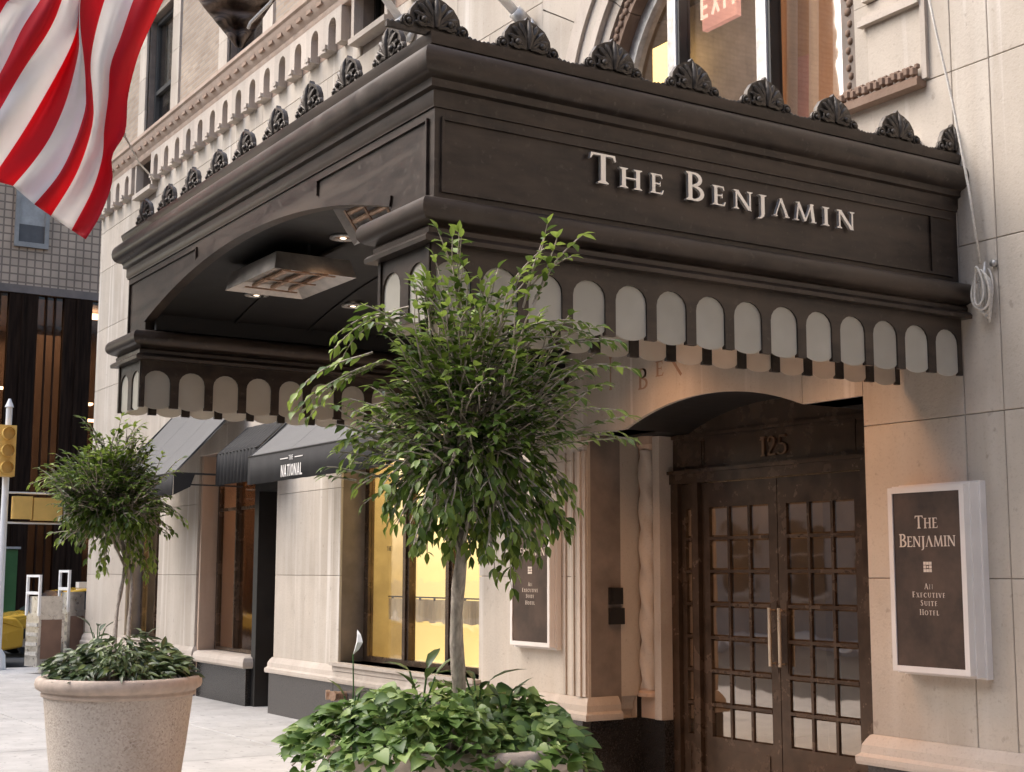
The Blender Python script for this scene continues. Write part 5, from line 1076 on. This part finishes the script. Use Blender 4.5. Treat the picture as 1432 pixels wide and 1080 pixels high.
t = thing('green_booth', 'dark green booth at the left picture edge beyond the yellow taxis', 'booth', (-39.5, 8.32, 0))
b = MB(); b.box(-.6, .6, -.8, .72, .0, 2.30); b.build('wall', GREEN, t); b = MB(); b.box(-.66, .66, -.86, .78, 2.301, 2.36); b.build('roof', STEELW, t); b = MB(); b.box(.60, .62, -.5, .4, 1.2, 1.85); b.build('shutter', GREEN, t)
car(-4.5, -7.2, 'white car parked at the far kerb opposite the hotel doors', True, mat('white car paint', (.75, .74, .72), .2, coat=.5, var=.02), 0.0)
car(2.6, -7.2, 'dark blue car parked at the far kerb behind the camera', True, mat('blue car paint', (.03, .045, .08), .2, coat=.5, var=.02), 0.0)
# reflected in the doors
# far office building
FAC0 = mat('pale panel', (.40, .35, .30), .7)
fb = thing('office_building', 'dark glass office lobby under grey tiled wall across the avenue at far left', 'building', (0, 0, 0)); XB = -43
b = MB(); b.box(XB - 10, XB, -30, 60, 10.1, 34); b.build('tiled_wall', TILEB, fb)
b = MB(); b.box(XB, XB + .12, -30, 60, 9.98, 10.22); b.build('ledge', mat('bronze ledge', (.16, .11, .08), .5), fb)
b = MB()
for k in range(22): y = -27 + k * 3.05; b.box(XB, XB + .05, y + 1.0, y + 2.1, 12.0, 14.6) if False else None
wy0, wy1 = px(20, 320, 'x', XB).y, px(68, 320, 'x', XB).y
for k in range(-6, 8):
    y0 = wy0 + k * 4.2; q = MB(); y1 = y0 + (wy1 - wy0); q.box(XB, XB + .10, y0, y0 + .12, 11.4, 18); q.box(XB, XB + .10, y1 - .12, y1, 11.4, 18); q.box(XB, XB + .10, y0 + .12, y1 - .12, 11.4, 11.55); wn = q.build('window', mat('window surround', (.30, .26, .22), .7) if 'window surround' not in bpy.data.materials else bpy.data.materials['window surround'], fb); q = MB(); q.box(XB, XB + .03, y0 + .12, y1 - .12, 11.551, 12.1); q.build('vent', mat('vent dark', (.10, .085, .075), .7) if 'vent dark' not in bpy.data.materials else bpy.data.materials['vent dark'], wn); q = MB(); q.box(XB, XB + .02, y0 + .12, y1 - .12, 12.101, 18); q.build('panel', FAC0, wn)
for k in range(-8, 12):
    y = 9.80 + k * 1.62
    q = MB(); q.box(XB - .2, XB + .1, y - .42, y + .42, 0, 9.97); q.build('pilaster', mat('black bronze', (.024, .013, .008), .85, metal=0, spec=.05, stretch=(4, 4, .3), var=.4) if 'black bronze' not in bpy.data.materials else bpy.data.materials['black bronze'], fb)
    q = MB(); q.box(XB + .1, XB + .16, y - .05, y + .05, 0, 9.97); q.build('fin', bpy.data.materials['black bronze'], fb)
    boxes('fin', bpy.data.materials['black bronze'], fb, (XB - .04, XB + .06, y + .66, y + .70, 0, 9.97), (XB - .04, XB + .06, y + .92, y + .96, 0, 9.97)); q = MB(); q.box(XB - .06, XB - .05, y + .42, y + 1.20, 0, 9.97); q.build('lobby_pane', DARKGL, fb)
b = MB(); b.box(XB - 7, XB - 6.8, -10, 32, 0, 9.9); b.build('lobby_wall', BROWNW, fb); b = MB(); b.box(XB - 7, XB - .2, -10, 32, 9.9, 10.05); b.build('lobby_ceiling', BROWNW, fb)
b = MB()
for k in range(5): b.box(XB - 5.6, XB - 4.9, -4 + k * 5.1, -1.8 + k * 5.1, 0, 9.9)
b.build('lobby_core', BROWNW, fb)
random.seed(3)
for k in range(46):
    y = U(6, 16); xx = XB - U(1, 6); z = 9.8 if k < 8 else U(3.0, 8.5)
    q = MB(); q.box(xx - .15, xx + .15, y - .16, y + .16, z - .06, z); q.build('lobby_lamp', LAMPS, fb)
l = bpy.data.lights.new('office_lobby_light', 'AREA'); l.energy = 260; l.size = 6; l.color = (1, .78, .56); lo = bpy.data.objects.new('office_lobby_light', l); lo.location = (XB - 3.5, 10, 9.6); C.objects.link(lo)
# ------------------------------------------------------------------ buildings across the street (seen only in reflections, heights shaped to block or open sky)
def block_building(x0, x1, y0, y1, h, wallm, label, face):
    t = thing('street_building', label, 'building', (0, 0, 0)); b = MB(); b.box(x0, x1, y0, y1, -.1, h); b.build('wall', wallm, t); g_ = MB(); f = MB()
    n = int((x1 - x0) / 2.6)
    for i in range(n):
        for j in range(int((h - 2) / 3.3)):
            a = x0 + .8 + i * 2.6; z = 1.2 + j * 3.3
            g_.box(a, a + 1.3, y1 - .01, y1 + .02, z, z + 1.9); f.box(a - .1, a + 1.4, y1 - .01, y1 + .08, z - .15, z - .02); f.box(a, a + 1.3, y1 + .02, y1 + .05, z + .95, z + 1.0)
    o = g_.build('window_glass', UPGL2, t); o['kind'] = 'stuff'; o = f.build('window_trim', STONE_TRIM, t); o['kind'] = 'stuff'
UPGL2 = mat('reflective window', (.07, .06, .05), .35, var=.3)
FAC1 = mat('tan facade', (.40, .30, .23), .85, var=.15, scale=.6); FAC2 = mat('brown facade', (.30, .20, .14), .85, var=.2, scale=.6); FAC3 = mat('grey facade', (.36, .33, .30), .85, var=.15, scale=.6)
block_building(-20, -4, -26, -12.6, 9.5, FAC2, 'brown masonry building opposite the hotel entrance', 0)
block_building(-3.9, 14, -26, -12.6, 18, FAC1, 'tan masonry building across the street behind the camera', 0)
block_building(14.1, 50, -26, -12.6, 26, FAC2, 'brown masonry building farther along the street behind the camera', 0)
b = thing('sky_blocker', 'unseen grey block added to shut off the sky at the street end', 'building', (0, 0, 0)); q = MB(); q.box(50.2, 60, -30, 30, -.1, 34); q.build('wall', FAC3, b)  # unseen block, added to keep sky light off the canopy side
block_building(-38, -20.1, -26, -12.6, 7, FAC3, 'grey masonry building across the street near the avenue', 0)
print('objects', len(bpy.data.objects), 'tris', sum(len(o.data.polygons) for o in bpy.data.objects if o.type == 'MESH'))
